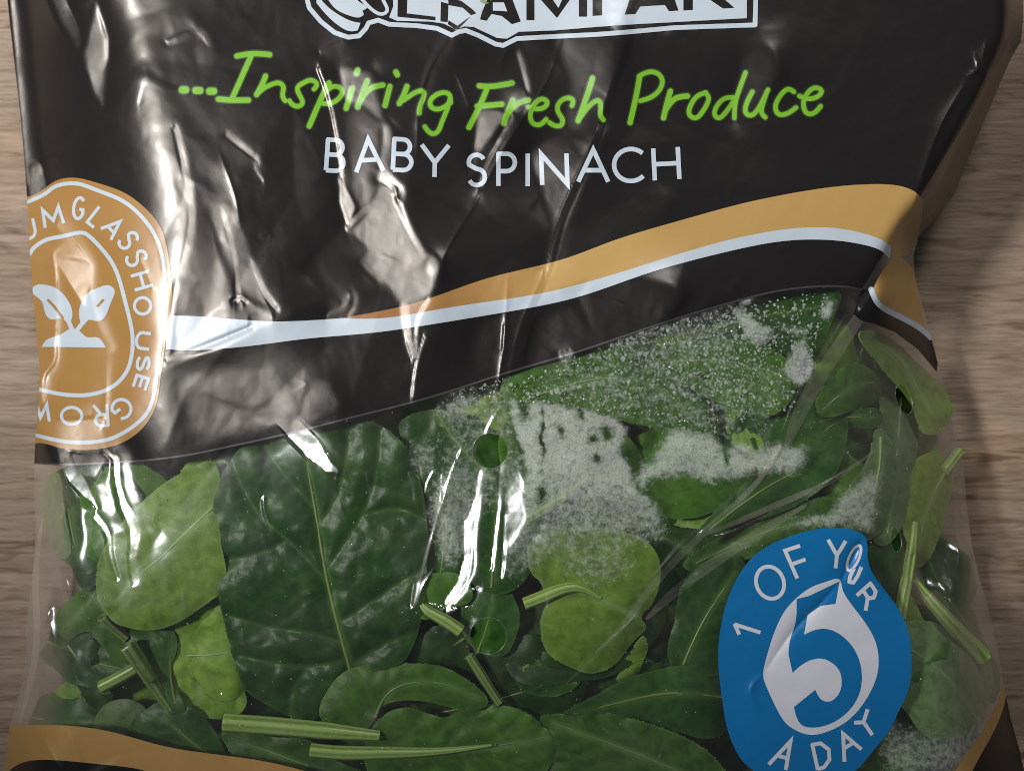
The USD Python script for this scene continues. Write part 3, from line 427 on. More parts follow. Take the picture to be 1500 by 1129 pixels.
# ---- handwritten slogan (centre lines in photograph pixels)
WR = {'dots': [[(267, 132), (272, 132)], [(287, 133), (293, 133)], [(307, 134), (313, 134)]],
 'I': [[(347, 82.5), (371, 79), (395, 80.5)], [(369, 80), (339, 147)], [(320, 145.5), (341, 147), (364, 147)]],
 'n': [[(389, 112), (384, 124), (376, 139)], [(377, 138), (386, 130), (398, 124), (409, 122), (415, 128), (414, 140), (418, 148)]],
 's': [[(460, 131), (464, 124), (457, 118), (444, 122), (436, 129), (439, 140), (443, 151), (437, 156), (428, 153), (424, 148)]],
 'p': [[(482, 122), (475, 135), (453, 185)], [(478, 134), (489, 127), (499, 130), (501, 137), (492, 148), (481, 152), (473, 152)]],
 'i': [[(516, 130), (507, 159)], [(522.5, 108), (524, 103)]], 'r': [[(538, 119), (531, 138), (524, 157)], [(529, 146), (543, 130), (561, 125)]], 'i2': [[(571, 127), (564, 155)], [(580, 106), (582, 110)]],
 'n2': [[(596, 127), (592, 138), (585, 152)], [(586, 150), (596, 144), (608, 136), (619, 134), (621, 141), (616, 154), (614.5, 166)]],
 'g': [[(660, 151), (658, 139), (650, 136), (638, 140), (630, 150), (633, 158), (643, 160), (655, 154), (660, 146)], [(659, 146), (655, 160), (647, 180), (641, 193), (633, 196), (626, 191), (622.5, 186)]],
 'F': [[(702, 126), (718, 127), (750, 122)], [(714, 128), (706, 148), (687, 187)], [(699, 156), (735, 153)]], 'r2': [[(751, 147), (744, 164), (738, 181)], [(741, 171), (757, 153), (774, 147)]],
 'e': [[(774, 157), (787, 160), (799, 156), (801, 149), (793, 145.5), (783, 153), (777, 167), (780, 180), (790, 183), (800, 175)]],
 's2': [[(838, 155), (839, 147), (830, 144), (818, 153), (818, 165), (824, 176), (821, 184), (812, 184), (805, 180)]],
 'h': [[(868, 115), (861, 137), (847, 177)], [(849, 174), (866, 153), (877, 148), (880, 156), (880, 169), (884, 176)]],
 'P': [[(937, 112), (932, 140), (923, 180)], [(936, 112), (950, 106), (963, 108), (970, 118), (966, 132), (953, 143), (938, 148)]],
 'r3': [[(982, 134), (977, 152), (972, 173)], [(976, 160), (989, 145), (1007, 141)]], 'o': [[(1033, 136), (1038, 144), (1031, 161), (1019, 173), (1010, 168), (1012, 154), (1022, 141), (1034, 136)]],
 'd': [[(1074, 143), (1061, 145), (1050, 156), (1047, 168), (1053, 173), (1066, 161), (1078, 143)], [(1092, 107), (1082, 134), (1077, 152), (1075.6, 173)]],
 'u': [[(1102, 135), (1093, 154), (1093, 166), (1101, 169), (1113, 156), (1125, 132)], [(1124, 134), (1117, 154), (1116, 166), (1121, 172)]],
 'c': [[(1163, 135), (1154, 131), (1142, 142), (1136, 157), (1140, 167), (1152, 167), (1166, 158)]], 'e2': [[(1171, 141), (1186, 145), (1200, 140), (1203, 133), (1194, 129), (1182, 138), (1177, 153), (1182, 166), (1192, 166), (1202, 156)]]}
for ch, st in WR.items():
    g = unary_union([stroke(s, 10.5 if ch == 'dots' else (8.0 if len(s) < 4 else 6.9)) for s in st])
    for q in (g.geoms if ch == 'dots' else [g]):
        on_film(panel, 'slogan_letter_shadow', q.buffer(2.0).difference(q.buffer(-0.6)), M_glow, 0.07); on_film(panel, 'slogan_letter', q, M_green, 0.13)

# ---- printed capitals: skeletons in a unit cell (x right, y up), drawn with a flat pen
def arc(cx, cy, rx, ry, a0, a1, n=14):
    return [(cx + rx * math.cos(math.radians(a)), cy + ry * math.sin(math.radians(a))) for a in np.linspace(a0, a1, n)]
GL = {'A': [[(0, 0), (.5, 1), (1, 0)], [(.2, .36), (.8, .36)]], 'B': [[(0, 0), (0, 1), (.45, 1)] + arc(.45, .76, .36, .24, 90, -90) + [(0, .52)], [(0, .52), (.5, .52)] + arc(.5, .26, .42, .26, 90, -90) + [(0, 0)]],
 'Y': [[(0, 1), (.5, .45), (1, 1)], [(.5, .45), (.5, 0)]], 'S': [arc(.5, .75, .42, .25, 25, 200) + arc(.52, .26, .44, .27, 90, -155)[0:] ], 'P': [[(0, 0), (0, 1), (.45, 1)] + arc(.45, .73, .45, .27, 90, -90) + [(0, .46)]],
 'I': [[(.5, 0), (.5, 1)]], 'N': [[(0, 0), (0, 1), (1, 0), (1, 1)]], 'C': [arc(.55, .5, .55, .5, 45, 315, 22)], 'H': [[(0, 0), (0, 1)], [(1, 0), (1, 1)], [(0, .5), (1, .5)]],
 'U': [[(0, 1), (0, .38)] + arc(.5, .38, .5, .38, 180, 360) + [(1, 1)]], 'M': [[(0, 0), (.08, 1), (.5, .3), (.92, 1), (1, 0)]], 'G': [arc(.55, .5, .55, .5, 45, 330, 22) + [(1, .45), (.6, .45)]], 'L': [[(0, 1), (0, 0), (.8, 0)]],
 'O': [arc(.5, .5, .5, .5, 0, 360, 30)], 'E': [[(.85, 1), (0, 1), (0, 0), (.85, 0)], [(0, .5), (.75, .5)]], 'R': [[(0, 0), (0, 1), (.45, 1)] + arc(.45, .74, .4, .26, 90, -90) + [(0, .48)], [(.42, .48), (.95, 0)]],
 'W': [[(0, 1), (.22, 0), (.5, .8), (.78, 0), (1, 1)]], 'F': [[(0, 0), (0, 1), (.85, 1)], [(0, .52), (.7, .52)]], 'D': [[(0, 0), (0, 1), (.3, 1)] + arc(.3, .5, .65, .5, 90, -90) + [(0, 0)]], '1': [[(.25, .72), (.55, 1), (.55, 0)]]}
def glyph(ch, cx, cy, w, hgt, rot, pen):
    """Centre in pixels, size in pixels, rotation clockwise in degrees."""
    c, s = math.cos(math.radians(rot)), math.sin(math.radians(rot)); out = []
    for st in GL[ch]:
        q = [((x - .5) * w, (y - .5) * hgt) for x, y in st]; q = [(cx + x * c + y * s, cy + x * s - y * c) for x, y in q]
        out.append(LineString(q).buffer(pen / 2, cap_style='flat', join_style='round' if len(st) > 6 else 'mitre', quad_segs=5))
    return unary_union(out)
for ch, cx, cy, w_, h_, rt in [('B', 492.5, 228, 27, 45, 4), ('A', 540.5, 228, 40, 47, -3), ('B', 591, 227, 29, 45, 3), ('Y', 637, 236, 40, 47, 1.5), ('S', 698, 249, 27, 44, 0), ('P', 743.5, 249, 27, 47, 0), ('I', 773, 249, 20, 48, 0), ('N', 812, 248, 37, 45, -2), ('A', 869, 243, 44, 47, 0), ('C', 922, 242, 45, 47, -2), ('H', 976, 240, 36, 47, -3)]:
    g = glyph(ch, cx, cy, w_, h_, rt, 6.6)
    if ch == 'I': g = shapely.box(769.7, 225, 776.3, 273)
    on_film(panel, 'name_letter', g, M_white, 0.12)

# ---- round gold badge
bd = on_film(bag, 'gold_badge', BADGE, M_badge, 0.12, label='round gold badge with seedling emblem at the left edge')
on_film(bd, 'badge_ring', stroke([(25, 302), (40, 296), (66, 284), (78, 275), (92, 270), (115, 269.5), (140, 278), (175, 292), (200, 310), (222, 336), (235, 365), (241, 400), (243, 440), (240, 470), (232, 530), (226, 575), (215, 605), (190, 628), (160, 643), (120, 648), (85, 645), (55, 638), (20, 630)], 5.6).intersection(BADGE), M_white, 0.2)
on_film(bd, 'badge_ring', stroke([(30, 395), (43, 373), (50, 363), (69, 351), (93, 346), (120, 341), (134, 349), (156, 373), (171, 399), (182, 436), (190, 468), (194, 492), (193, 520), (185, 545), (168, 564), (145, 575), (115, 579), (83, 576), (60, 571), (30, 566)], 5.8).intersection(BADGE), M_white, 0.2)
for ch, cx, cy, w_, h_, rt in [('U', 40, 336, 22, 28, -12), ('M', 77, 318, 28, 26, -13), ('G', 115, 305, 14, 31, 8), ('L', 143, 319, 16, 29, 38), ('A', 165.5, 334, 22, 28, 48), ('S', 188, 352, 18, 29, 58), ('S', 200, 378, 18, 30, 68), ('H', 208, 411, 21, 28, 74), ('O', 209, 448, 24, 24, 84), ('U', 210, 499, 23, 20, 97), ('S', 210, 532, 21, 17, 100), ('E', 206, 562, 21, 18, 108), ('G', 179, 598, 25, 28, 140), ('R', 147, 608, 21, 31, 176), ('O', 105, 609, 30, 25, 180), ('W', 60, 604, 27, 24, 185)]:
    on_film(bd, 'badge_letter', glyph(ch, cx, cy, w_, h_, rt, 4.7).intersection(BADGE), M_white, 0.21)
e = [sp([(46, 427), (52, 418), (65, 417), (82, 422), (97, 436), (105, 452), (105, 468), (100, 474), (92, 467), (76, 468), (66, 458), (60, 440)]).difference(stroke([(71, 440), (82, 452), (92, 466)], 4)), stroke([(90, 452), (101, 472), (107, 486)], 6.5),
     sp([(116, 463), (118, 446), (128, 430), (145, 421), (160, 418), (168, 426), (163, 442), (156, 460), (147, 470), (135, 469), (126, 470), (120, 474)]).difference(stroke([(151, 440), (140, 452), (130, 463)], 4)), stroke([(141, 452), (122, 472), (110, 488)], 6.5), pg(ct([(61, 508), (68, 498), (80, 493), (92, 488), (105, 481), (119, 487), (128, 494), (142, 494), (150, 500), (155, 509)]))]
on_film(bd, 'seedling_emblem', unary_union(e).intersection(BADGE), M_white, 0.21)

# ---- blue badge
st_ = on_film(bag, 'blue_badge', STICKER, M_blue, 0.12, label='blue oval badge with a large figure five at the lower right')
WB = sp([(1165, 877), (1188, 860), (1212, 851), (1229, 848), (1234, 862), (1249, 887), (1279, 931), (1287, 964), (1284, 991), (1266, 1028), (1236, 1059), (1202, 1074), (1182, 1075), (1155, 1062), (1138, 1038), (1121, 1001), (1118, 985), (1126, 951), (1135, 924), (1148, 897)])
FIVE = pg([(1167, 877), (1186, 872), (1230, 851), (1224, 884), (1202, 887), (1183, 900)] + ct([(1178, 929), (1199, 921), (1222, 924), (1249, 947), (1262, 981), (1259, 1015), (1242, 1042), (1215, 1060), (1188, 1065), (1172, 1059), (1163, 1035)]) + [(1194, 1010)] + ct([(1195, 1011), (1202, 1023), (1215, 1027), (1229, 1015), (1233, 998), (1229, 981), (1215, 968), (1199, 964), (1178, 971), (1161, 985)]) + ct([(1155, 958), (1158, 934), (1164, 917), (1167, 897)]))
on_film(st_, 'badge_disc', WB.difference(FIVE), M_label, 0.2)
pen = 5.6
lab = [[(1076, 914), (1114, 926)], [(1076, 913), (1083, 929)]], 'O', [[(1168, 847), (1150, 806), (1172, 799)], [(1160, 826), (1180, 819)]], [[(1213, 790), (1226, 813), (1239, 792)], [(1226, 813), (1224, 832)]], 'o', [[(1251, 832), (1245, 845), (1244, 852), (1250, 853), (1256, 844), (1262, 830)]], [[(1255, 872), (1275, 854), (1283, 866), (1280, 875), (1272, 876), (1265, 865)], [(1271, 876), (1268, 894)]], \
      [[(1126, 1119), (1158, 1085), (1151, 1127)], [(1139, 1106), (1154, 1110)]], [[(1198, 1127), (1190, 1090), (1202, 1088), (1214, 1097), (1215, 1112), (1207, 1123), (1198, 1126)]], [[(1237, 1115), (1235, 1074), (1262, 1097)], [(1236, 1096), (1250, 1087)]], [[(1251, 1058), (1265, 1057), (1271, 1038)], [(1265, 1057), (1278, 1076)]]
for l in lab:
    if l == 'O': g = affinity.rotate(affinity.scale(Point(1128, 853).buffer(1, 16), 20, 24), -22).exterior.buffer(pen / 2)
    elif l == 'o': g = affinity.rotate(affinity.scale(Point(1251, 817).buffer(1, 16), 7, 20), 24).exterior.buffer(3.8 / 2)
    else: g = unary_union([LineString(s).buffer(pen / 2, cap_style='flat', join_style='mitre' if len(s) < 5 else 'round') for s in l])
    on_film(st_, 'badge_letter', g, M_label, 0.2)

# ---- condensation and droplets inside the window
D = np.zeros((NY, NX)); WXN = fbm(np.stack([GX / 20, GY / 20, np.zeros_like(GX)], -1), 5, 31) - .5; WYN = fbm(np.stack([GX / 22, GY / 22, np.ones_like(GX) * 5], -1), 4, 32) - .5
def mist(pts, t, blur):
    a_ = 8 + 1.6 * blur; np.maximum(D, ndimage.gaussian_filter(shapely.contains_xy(pg(pts), GX + a_ * WXN, GY + a_ * WYN).astype(float) * t, 0.7 * blur / G), out=D)
mist([(742, 590), (758, 586), (760, 612), (777, 612), (778, 588), (800, 592), (850, 600), (900, 610), (918, 634), (912, 650), (902, 662), (918, 684), (922, 699), (932, 719), (960, 738), (970, 763), (947, 778), (873, 778), (823, 781), (786, 802), (752, 830), (742, 800), (764, 740), (764, 719), (769, 689), (759, 639)], .98, 5)
mist([(982, 628), (1040, 638), (1052, 654), (1060, 668), (1085, 652), (1100, 664), (1140, 655), (1180, 652), (1184, 672), (1160, 690), (1100, 690), (1050, 704), (1000, 694), (962, 690), (940, 720), (932, 700), (962, 668), (970, 645)], .90, 7)
mist([(764, 760), (970, 750), (975, 790), (900, 800), (800, 812), (760, 850), (740, 840)], .62, 8)
for p_ in ([(1068, 448), (1095, 466), (1132, 486), (1124, 500), (1108, 508), (1092, 492)], [(1160, 512), (1182, 496), (1192, 540), (1172, 566), (1148, 545)], [(1206, 436), (1222, 438), (1216, 466), (1204, 466)], [(1140, 474), (1184, 486), (1160, 486)], [(1085, 438), (1100, 436), (1102, 446), (1090, 450)]): mist(p_, .85, 4)
mist([(1050, 808), (1110, 792), (1180, 766), (1230, 768), (1282, 776), (1284, 740), (1290, 690), (1262, 700), (1240, 722), (1225, 744), (1180, 758), (1140, 782)], .74, 6)
mist([(640, 700), (690, 680), (694, 740), (684, 800), (660, 835), (640, 790), (628, 740)], .62, 8); mist([(630, 600), (700, 575), (700, 600), (650, 620)], .5, 6); mist([(600, 650), (630, 650), (640, 700), (610, 690)], .4, 8)
mist([(1300, 1060), (1370, 1086), (1420, 1076), (1445, 1030), (1440, 1080), (1400, 1129), (1290, 1140)], .55, 10); mist([(830, 785), (930, 778), (920, 830), (880, 860), (820, 830)], .45, 12); mist([(940, 470), (1060, 445), (1080, 520), (960, 540), (880, 520)], .3, 22); mist([(760, 570), (900, 520), (1050, 520), (1150, 560), (1120, 620), (1040, 640), (900, 600)], .2, 24)
mist([(650, 590), (735, 570), (780, 650), (770, 740), (690, 745), (650, 690)], .25, 16)
gap = np.zeros_like(D)
for hx, hy, ha, hb in [(821, 632, 5, 10), (889, 633, 10, 12), (868, 642, 10, 6), (852, 608, 6, 12), (793, 725, 5, 18), (795, 640, 2.5, 46), (875, 672, 6, 8), (1062, 668, 4, 14)]:
    gap = np.maximum(gap, np.exp(-(((GX - hx + 14 * WXN) / ha) ** 2 + ((GY - hy + 14 * WYN) / hb) ** 2)))
D *= 1 - np.clip(gap * 1.15, 0, 1); D *= 0.86 - np.clip((GY - 690 - .10 * (GX - 850)) / 60, 0, 1) * .34 * (np.abs(GX - 850) < 130)
DR = pg([(640, 585), (745, 552), (830, 526), (960, 480), (1060, 452), (1180, 428), (1215, 430), (1200, 500), (1160, 600), (1100, 612), (1040, 640), (940, 612), (800, 588), (700, 592)])
MZ = unary_union([shapely.box(600, 420, 1480, 1160)]).intersection(WINDOW.union(STICKER))
V, F = cut(MZ); dv = smp(D, V[:, 0], V[:, 1]); keep = (dv[F] > 0.03).any(1); F = F[keep]; u, F = np.unique(F, return_inverse=True); F = F.reshape(-1, 3); V, dv = V[u], dv[u]
put(win, 'condensation', P(V[:, 0], V[:, 1], smp(film, V[:, 0], V[:, 1]) - 0.00012), F, smp(NRM, V[:, 0], V[:, 1]), M_cond, {'frost': dv}, kind='stuff', label='white frosted patches of condensation inside the window')
import trimesh
ico = trimesh.creation.icosphere(1); iv, if_ = np.array(ico.vertices), np.array(ico.faces)
def droplets():
    pts = []
    while len(pts) < 2300:
        x, y = RNG.uniform(600, 1230), RNG.uniform(420, 660)
        pr = (1.0 if shapely.contains_xy(DR, x, y) else 0) * (0.35 + 0.65 * math.exp(-((x - 980) / 140) ** 2 - ((y - 500) / 60) ** 2))
        if RNG.random() < pr and WINDOW.contains(Point(x, y)): pts.append((x, y, 0.5 + RNG.gamma(1.6, .38)))
    for _ in range(420):
        x, y = RNG.uniform(60, 1440), RNG.uniform(600, 1120)
        if WINDOW.contains(Point(x, y)): pts.append((x, y, RNG.uniform(.5, 1.1)))
    p_ = np.array(pts); rad = p_[:, 2] * M; c = P(p_[:, 0], p_[:, 1], smp(film, p_[:, 0], p_[:, 1]) - 0.0001); n = smp(NRM, p_[:, 0], p_[:, 1])
    s = np.stack([RNG.uniform(.8, 1.25, len(c)), RNG.uniform(.8, 1.25, len(c)), np.full(len(c), .75)], 1)
    V = c[:, None] + iv[None] * (rad[:, None] * s)[:, None]
    F = (if_[None] + (np.arange(len(c)) * len(iv))[:, None, None]).reshape(-1, 3); V = V.reshape(-1, 3)
    put(win, 'water_droplets', V, F, vnormals(V, F), M_drop, kind='stuff', label='tiny water droplets clinging to the inside of the window')
droplets()

# ---------------------------------------------------------------- spinach leaves
smooth_base = ndimage.gaussian_filter(base, 6)
LG = 'spinach leaves packed inside the bag'
def tube(path_px, r_px, depth, sides=18, ribs=5, rib=0.08, z_abs=None, hollow=False):
    c = curve(path_px, step=6); u = np.linspace(0, 1, len(c)); r = np.interp(u, np.linspace(0, 1, len(r_px)), r_px) * M
    zc = smp(smooth_base, c[:, 0], c[:, 1]) - np.interp(u, np.linspace(0, 1, len(np.atleast_1d(depth))), np.atleast_1d(depth)) * 1e-3
    zc = np.minimum(zc, ndimage.minimum_filter1d(smp(film, c[:, 0], c[:, 1]), 5) - r - 0.0005) if z_abs is None else z_abs(c)
    zc = np.maximum(zc, 0.0025 + r)
    p = P(c[:, 0], c[:, 1], ndimage.gaussian_filter1d(zc, 3, mode='nearest')); t = np.gradient(p, axis=0); t /= np.linalg.norm(t, axis=1, keepdims=True)
    a = np.cross(t, [0, 0, 1.0]); a /= np.linalg.norm(a, axis=1, keepdims=True); b = np.cross(a, t)
    th = np.arange(sides) / sides * 2 * np.pi; rm = 1 + rib * np.cos(ribs * th)
    off = (np.cos(th) * rm)[None, :, None] * a[:, None] + (np.sin(th) * rm)[None, :, None] * b[:, None]
    V = p[:, None] + r[:, None, None] * off; n = len(p)
    st = np.tile(0.5 + 0.5 * np.cos(ribs * th + .4), (n, 1)).ravel(); V = V.reshape(-1, 3); F = []
    i, j = np.meshgrid(np.arange(n - 1), np.arange(sides), indexing='ij'); q0, q1 = (i * sides + j).ravel(), (i * sides + (j + 1) % sides).ravel()
    F = np.vstack([np.stack([q0, q0 + sides, q1 + sides], 1), np.stack([q0, q1 + sides, q1], 1)])
    caps_V, caps_F, caps_s = [V], [F], [st]; k = len(V)
    for e_, base_i in ((0, 0), (n - 1, (n - 1) * sides)):
        sgn = -1 if e_ == 0 else 1
        if hollow and e_ == 0:                       # a wall, then a dark bore
            for f, dpt in ((.62, 0.0), (.55, 5.0)):
                ring = p[0] + t[0] * dpt * r[0] + (V[:sides] - p[0]) * f; caps_V.append(ring); caps_s.append(np.full(sides, .9 if dpt == 0 else .0)); prev = 0 if dpt == 0 else k - sides
                jj = np.arange(sides); caps_F.append(np.vstack([np.stack([prev + jj, prev + (jj + 1) % sides, k + (jj + 1) % sides], 1), np.stack([prev + jj, k + (jj + 1) % sides, k + jj], 1)])); k += sides
            caps_V.append((p[0] + t[0] * 5 * r[0])[None]); caps_s.append([0.]); jj = np.arange(sides); caps_F.append(np.stack([k - sides + jj, k - sides + (jj + 1) % sides, np.full(sides, k)], 1)); k += 1
        else:
            ring = V[base_i:base_i + sides] * 0.93 + p[e_] * 0.07 + sgn * t[e_] * r[e_] * .12; caps_V += [ring, (p[e_] + sgn * t[e_] * r[e_] * .1)[None]]; caps_s += [np.full(sides, .8), [1.0]]; jj = np.arange(sides)
            caps_F.append(np.vstack([np.stack([base_i + jj, base_i + (jj + 1) % sides, k + (jj + 1) % sides], 1), np.stack([base_i + jj, k + (jj + 1) % sides, k + jj], 1), np.stack([k + jj, k + (jj + 1) % sides, np.full(sides, k + sides)], 1)])); k += sides + 1
    V, F, st = np.vstack(caps_V), np.vstack(caps_F), np.concatenate([np.asarray(x, float) for x in caps_s])
    return V, F, st

for hp_, nm in RIMS:
    hc = np.asarray(hp_.exterior.coords); hz = smp(film, hc[:, 0], hc[:, 1]); tv, tf, _ = tube(list(map(tuple, hc[:-1])) + [tuple(hc[0])], (0.6, 0.6), 0, 8, 1, 0, z_abs=lambda c: smp(film, c[:, 0], c[:, 1]) + 0.00003)
    put(bag, 'vent_hole_rim', tv, tf, vnormals(tv, tf), M_rim, label=nm)
def leaf(label, outline, rib=None, tone='mid', depth=2.0, tilt=(0, 0), crinkle=0.3, puff=0.35, stem=None, stem_r=(8, 6), stem_depth=None, hollow=False, stem_mat=None, veins=6, droop=0.8, seed=0, group=LG, step=4.0, fold=None, cup=0.0, lines=None, rib_r=(2.4, 1.7, .7)):
    root = thing('spinach_leaf', label, 'leaf', group)
    poly = sp(outline); poly = max(poly.geoms, key=lambda g: g.area) if poly.geom_type == 'MultiPolygon' else poly
    wob = np.asarray(poly.exterior.segmentize(5).coords)[:-1]; Qn = np.stack([wob[:, 0] / 38, wob[:, 1] / 38, np.full(len(wob), seed * 3.3)], -1); wob = wob + 5.0 * (np.stack([fbm(Qn, 3, seed + 70), fbm(Qn, 3, seed + 90)], -1) - .5); poly = Polygon(wob).buffer(0); poly = max(poly.geoms, key=lambda g: g.area) if poly.geom_type == 'MultiPolygon' else poly; V, F = cut(poly, step, 0.37, 0.41); x, y = V[:, 0], V[:, 1]; cx, cy = poly.centroid.x, poly.centroid.y
    L = []; size = math.sqrt(poly.area)
    if rib is not None:
        rb = curve(rib, step=3); L.append((rb, 1.0)); tg = np.gradient(rb, axis=0); tg /= np.linalg.norm(tg, axis=1, keepdims=True); rl = len(rb)
        if lines:
            L += [(curve(l_, step=3), .9) for l_ in lines]; veins = 0
        for k_ in range(veins):
            f = (k_ + .6) / (veins + .3); i = min(int(f * rl), rl - 1)
            for sgn in (-1, 1):
                ang = sgn * math.radians(52 - 14 * f + RNG.uniform(-8, 8)); p0, d = rb[min(max(i + int(RNG.integers(-3, 4)), 0), rl - 1)].copy(), tg[i]; pl = [p0.copy()]
                for s_ in range(90):
                    a_ = ang * (1 - 0.005 * s_) + 0.22 * math.sin(s_ * .22 + seed + k_ * 2.1 + sgn) + RNG.uniform(-.12, .12); dd = np.array([d[0] * math.cos(a_) - d[1] * math.sin(a_), d[0] * math.sin(a_) + d[1] * math.cos(a_)])
                    p0 = p0 + dd * 4
                    if not poly.contains(Point(p0)): break
                    pl.append(p0.copy())
                if len(pl) > 4: L.append((np.array(pl), .55))
                if len(pl) > 12:                          # a fork
                    j = len(pl) // 2; d2 = pl[j + 1] - pl[j]; a2 = -sgn * .7; d2 = np.array([d2[0] * math.cos(a2) - d2[1] * math.sin(a2), d2[0] * math.sin(a2) + d2[1] * math.cos(a2)]); q = [pl[j] + d2 * m_ for m_ in range(len(pl) - j)]
                    q = [z_ for z_ in q if poly.contains(Point(z_))]
                    if len(q) > 4: L.append((np.array(q), .35))
    z = -depth * np.ones(len(V)); z += tilt[0] * (x - cx) / 100 + tilt[1] * (y - cy) / 100
    vein = np.zeros(len(V)); hill = np.zeros(len(V))
    if L:
        dm = np.full(len(V), 1e9)
        for pl, s_ in L:
            d, _ = cKDTree(pl).query(V); ww = 5.5 if s_ == 1 else 2.8; vein = np.maximum(vein, s_ * (1 if s_ == 1 else .6) * np.exp(-(d / ww) ** 2)); dm = np.minimum(dm, d + (0 if s_ == 1 else 2))
        hill = 1 - np.exp(-(dm / 13) ** 1.5); z += 1.5 * puff * (hill - 1)
    fa = seed * 2.39996; fs = ((x - cx) * math.cos(fa) + (y - cy) * math.sin(fa)) / size; kf = (0.0, 4.5, 2.5, 0.0, 3.5)[seed % 5]; z -= kf * np.maximum(0, fs - .18) ** 1.3 * 2.2; z += (1.6 if seed % 3 == 0 else 0) * np.maximum(0, -fs - .2) * 2
    cell = 62 if crinkle > .5 else 46; wq = 26 * (np.stack([fbm(np.stack([x / 40, y / 40, np.full(len(x), seed + .3)], -1), 2, seed + 11), fbm(np.stack([x / 40, y / 40, np.full(len(x), seed + .7)], -1), 2, seed + 12)], -1) - .5)
    gq = np.stack(np.meshgrid(np.arange(x.min() - 60, x.max() + 60, cell), np.arange(y.min() - 60, y.max() + 60, cell)), -1).reshape(-1, 2); gq = gq + RNG.uniform(-.42, .42, gq.shape) * cell
    dq, _ = cKDTree(gq).query(V + wq, k=2); quilt = 1 - np.exp(-((dq[:, 1] - dq[:, 0]) / 22) ** 1.4); z += puff * (.42 if crinkle > .5 else .30) * (quilt - 1); vein = np.maximum(vein, .13 * np.exp(-((dq[:, 1] - dq[:, 0]) / 2.5) ** 2))
    de = shapely.distance(poly.exterior, shapely.points(V)); vein = np.maximum(vein, .5 * np.exp(-(de / 2.2) ** 2)); z += 2.2 * np.exp(-de / 15) * (fbm(np.stack([x / 24 + seed, y / 24, np.full(len(x), 8.8)], -1), 2, seed + 21) - .5); z -= droop * np.exp(-de / 16); z -= cup * (1 - np.exp(-de / (size * .25)))
    Q = np.stack([x / 52 + seed * 7.3, y / 52, np.full(len(x), seed * 1.7)], -1); z += crinkle * (fbm(Q, 4, seed + 3) - .5) * 3.6
    Q2 = np.stack([x / 150 + seed * 3.1, y / 150, np.full(len(x), seed * 2.2)], -1); z += (fbm(Q2, 2, seed + 9) - .5) * min(5.0, 1.2 + depth * .6)
    zf = smp(film, x, y) - 0.00055; zl = smp(smooth_base, x, y) + z * 1e-3
    zl = np.where(zl > zf, zf - 0.0001, zl) ; sm = 0.0006; zl = zf - sm * np.log1p(np.exp(np.clip((zf - zl) / sm, -40, 40))); zl = np.maximum(zl, 0.0028 + 0.0006 * hill)
    W = P(x, y, zl); n = len(W); N = vnormals(W, F); thick = 0.00035
    e = np.sort(np.vstack([F[:, [0, 1]], F[:, [1, 2]], F[:, [2, 0]]]), 1); ori = np.vstack([F[:, [0, 1]], F[:, [1, 2]], F[:, [2, 0]]]); _, first, cnt = np.unique(e, axis=0, return_index=True, return_counts=True); be = ori[first[cnt == 1]]
    W2 = np.vstack([W, W - N * thick]); F2 = np.vstack([F, F[:, ::-1] + n]); N2 = np.vstack([N, -N]); vv = np.concatenate([vein, vein * .8])
    bi = np.unique(be); m = {b: i for i, b in enumerate(bi)}; k0 = len(W2)                      # rim with its own vertices
    rim = np.vstack([W2[bi], W2[bi + n]]); W3 = np.vstack([W2, rim]); e0 = np.array([m[b] for b in be[:, 0]]) + k0; e1 = np.array([m[b] for b in be[:, 1]]) + k0; q = len(bi)
    RF = np.vstack([np.stack([e0, e0 + q, e1 + q], 1), np.stack([e0, e1 + q, e1], 1)]); rn = vnormals(W3, RF)[k0:]
    put(root, 'blade', W3, np.vstack([F2, RF]), np.vstack([N2, rn]), LEAF[tone], {'vein': np.concatenate([vv, np.full(2 * q, .5)])})
    if rib is not None:
        tree = cKDTree(V); d_, nn = tree.query(curve(rib, step=6)); fz = lambda c: zl[tree.query(c)[1]] - 0.00012
        rp_ = [p_ for p_ in rib]; tv, tf, ts = tube(rp_, rib_r, 0, 10, 3, .05, z_abs=fz); put(root, 'midrib', tv, tf, vnormals(tv, tf), M_rib[tone], {'streak': ts})
    if stem is not None:
        tv, tf, ts = tube(stem, stem_r, depth if stem_depth is None else stem_depth, 24, 6, .07, hollow=hollow); put(root, 'stem', tv, tf, vnormals(tv, tf), stem_mat or M_stem, {'streak': ts})
    return root
def loose_stem(label, pts, r, depth, material=None, hollow=False):
    root = thing('spinach_offcut', label, 'stem', 'cut spinach stems showing between the leaves')
    tv, tf, ts = tube(pts, r, depth, 24, 6, .07, hollow=hollow); put(root, 'stalk', tv, tf, vnormals(tv, tf), material or M_stem, {'streak': ts})

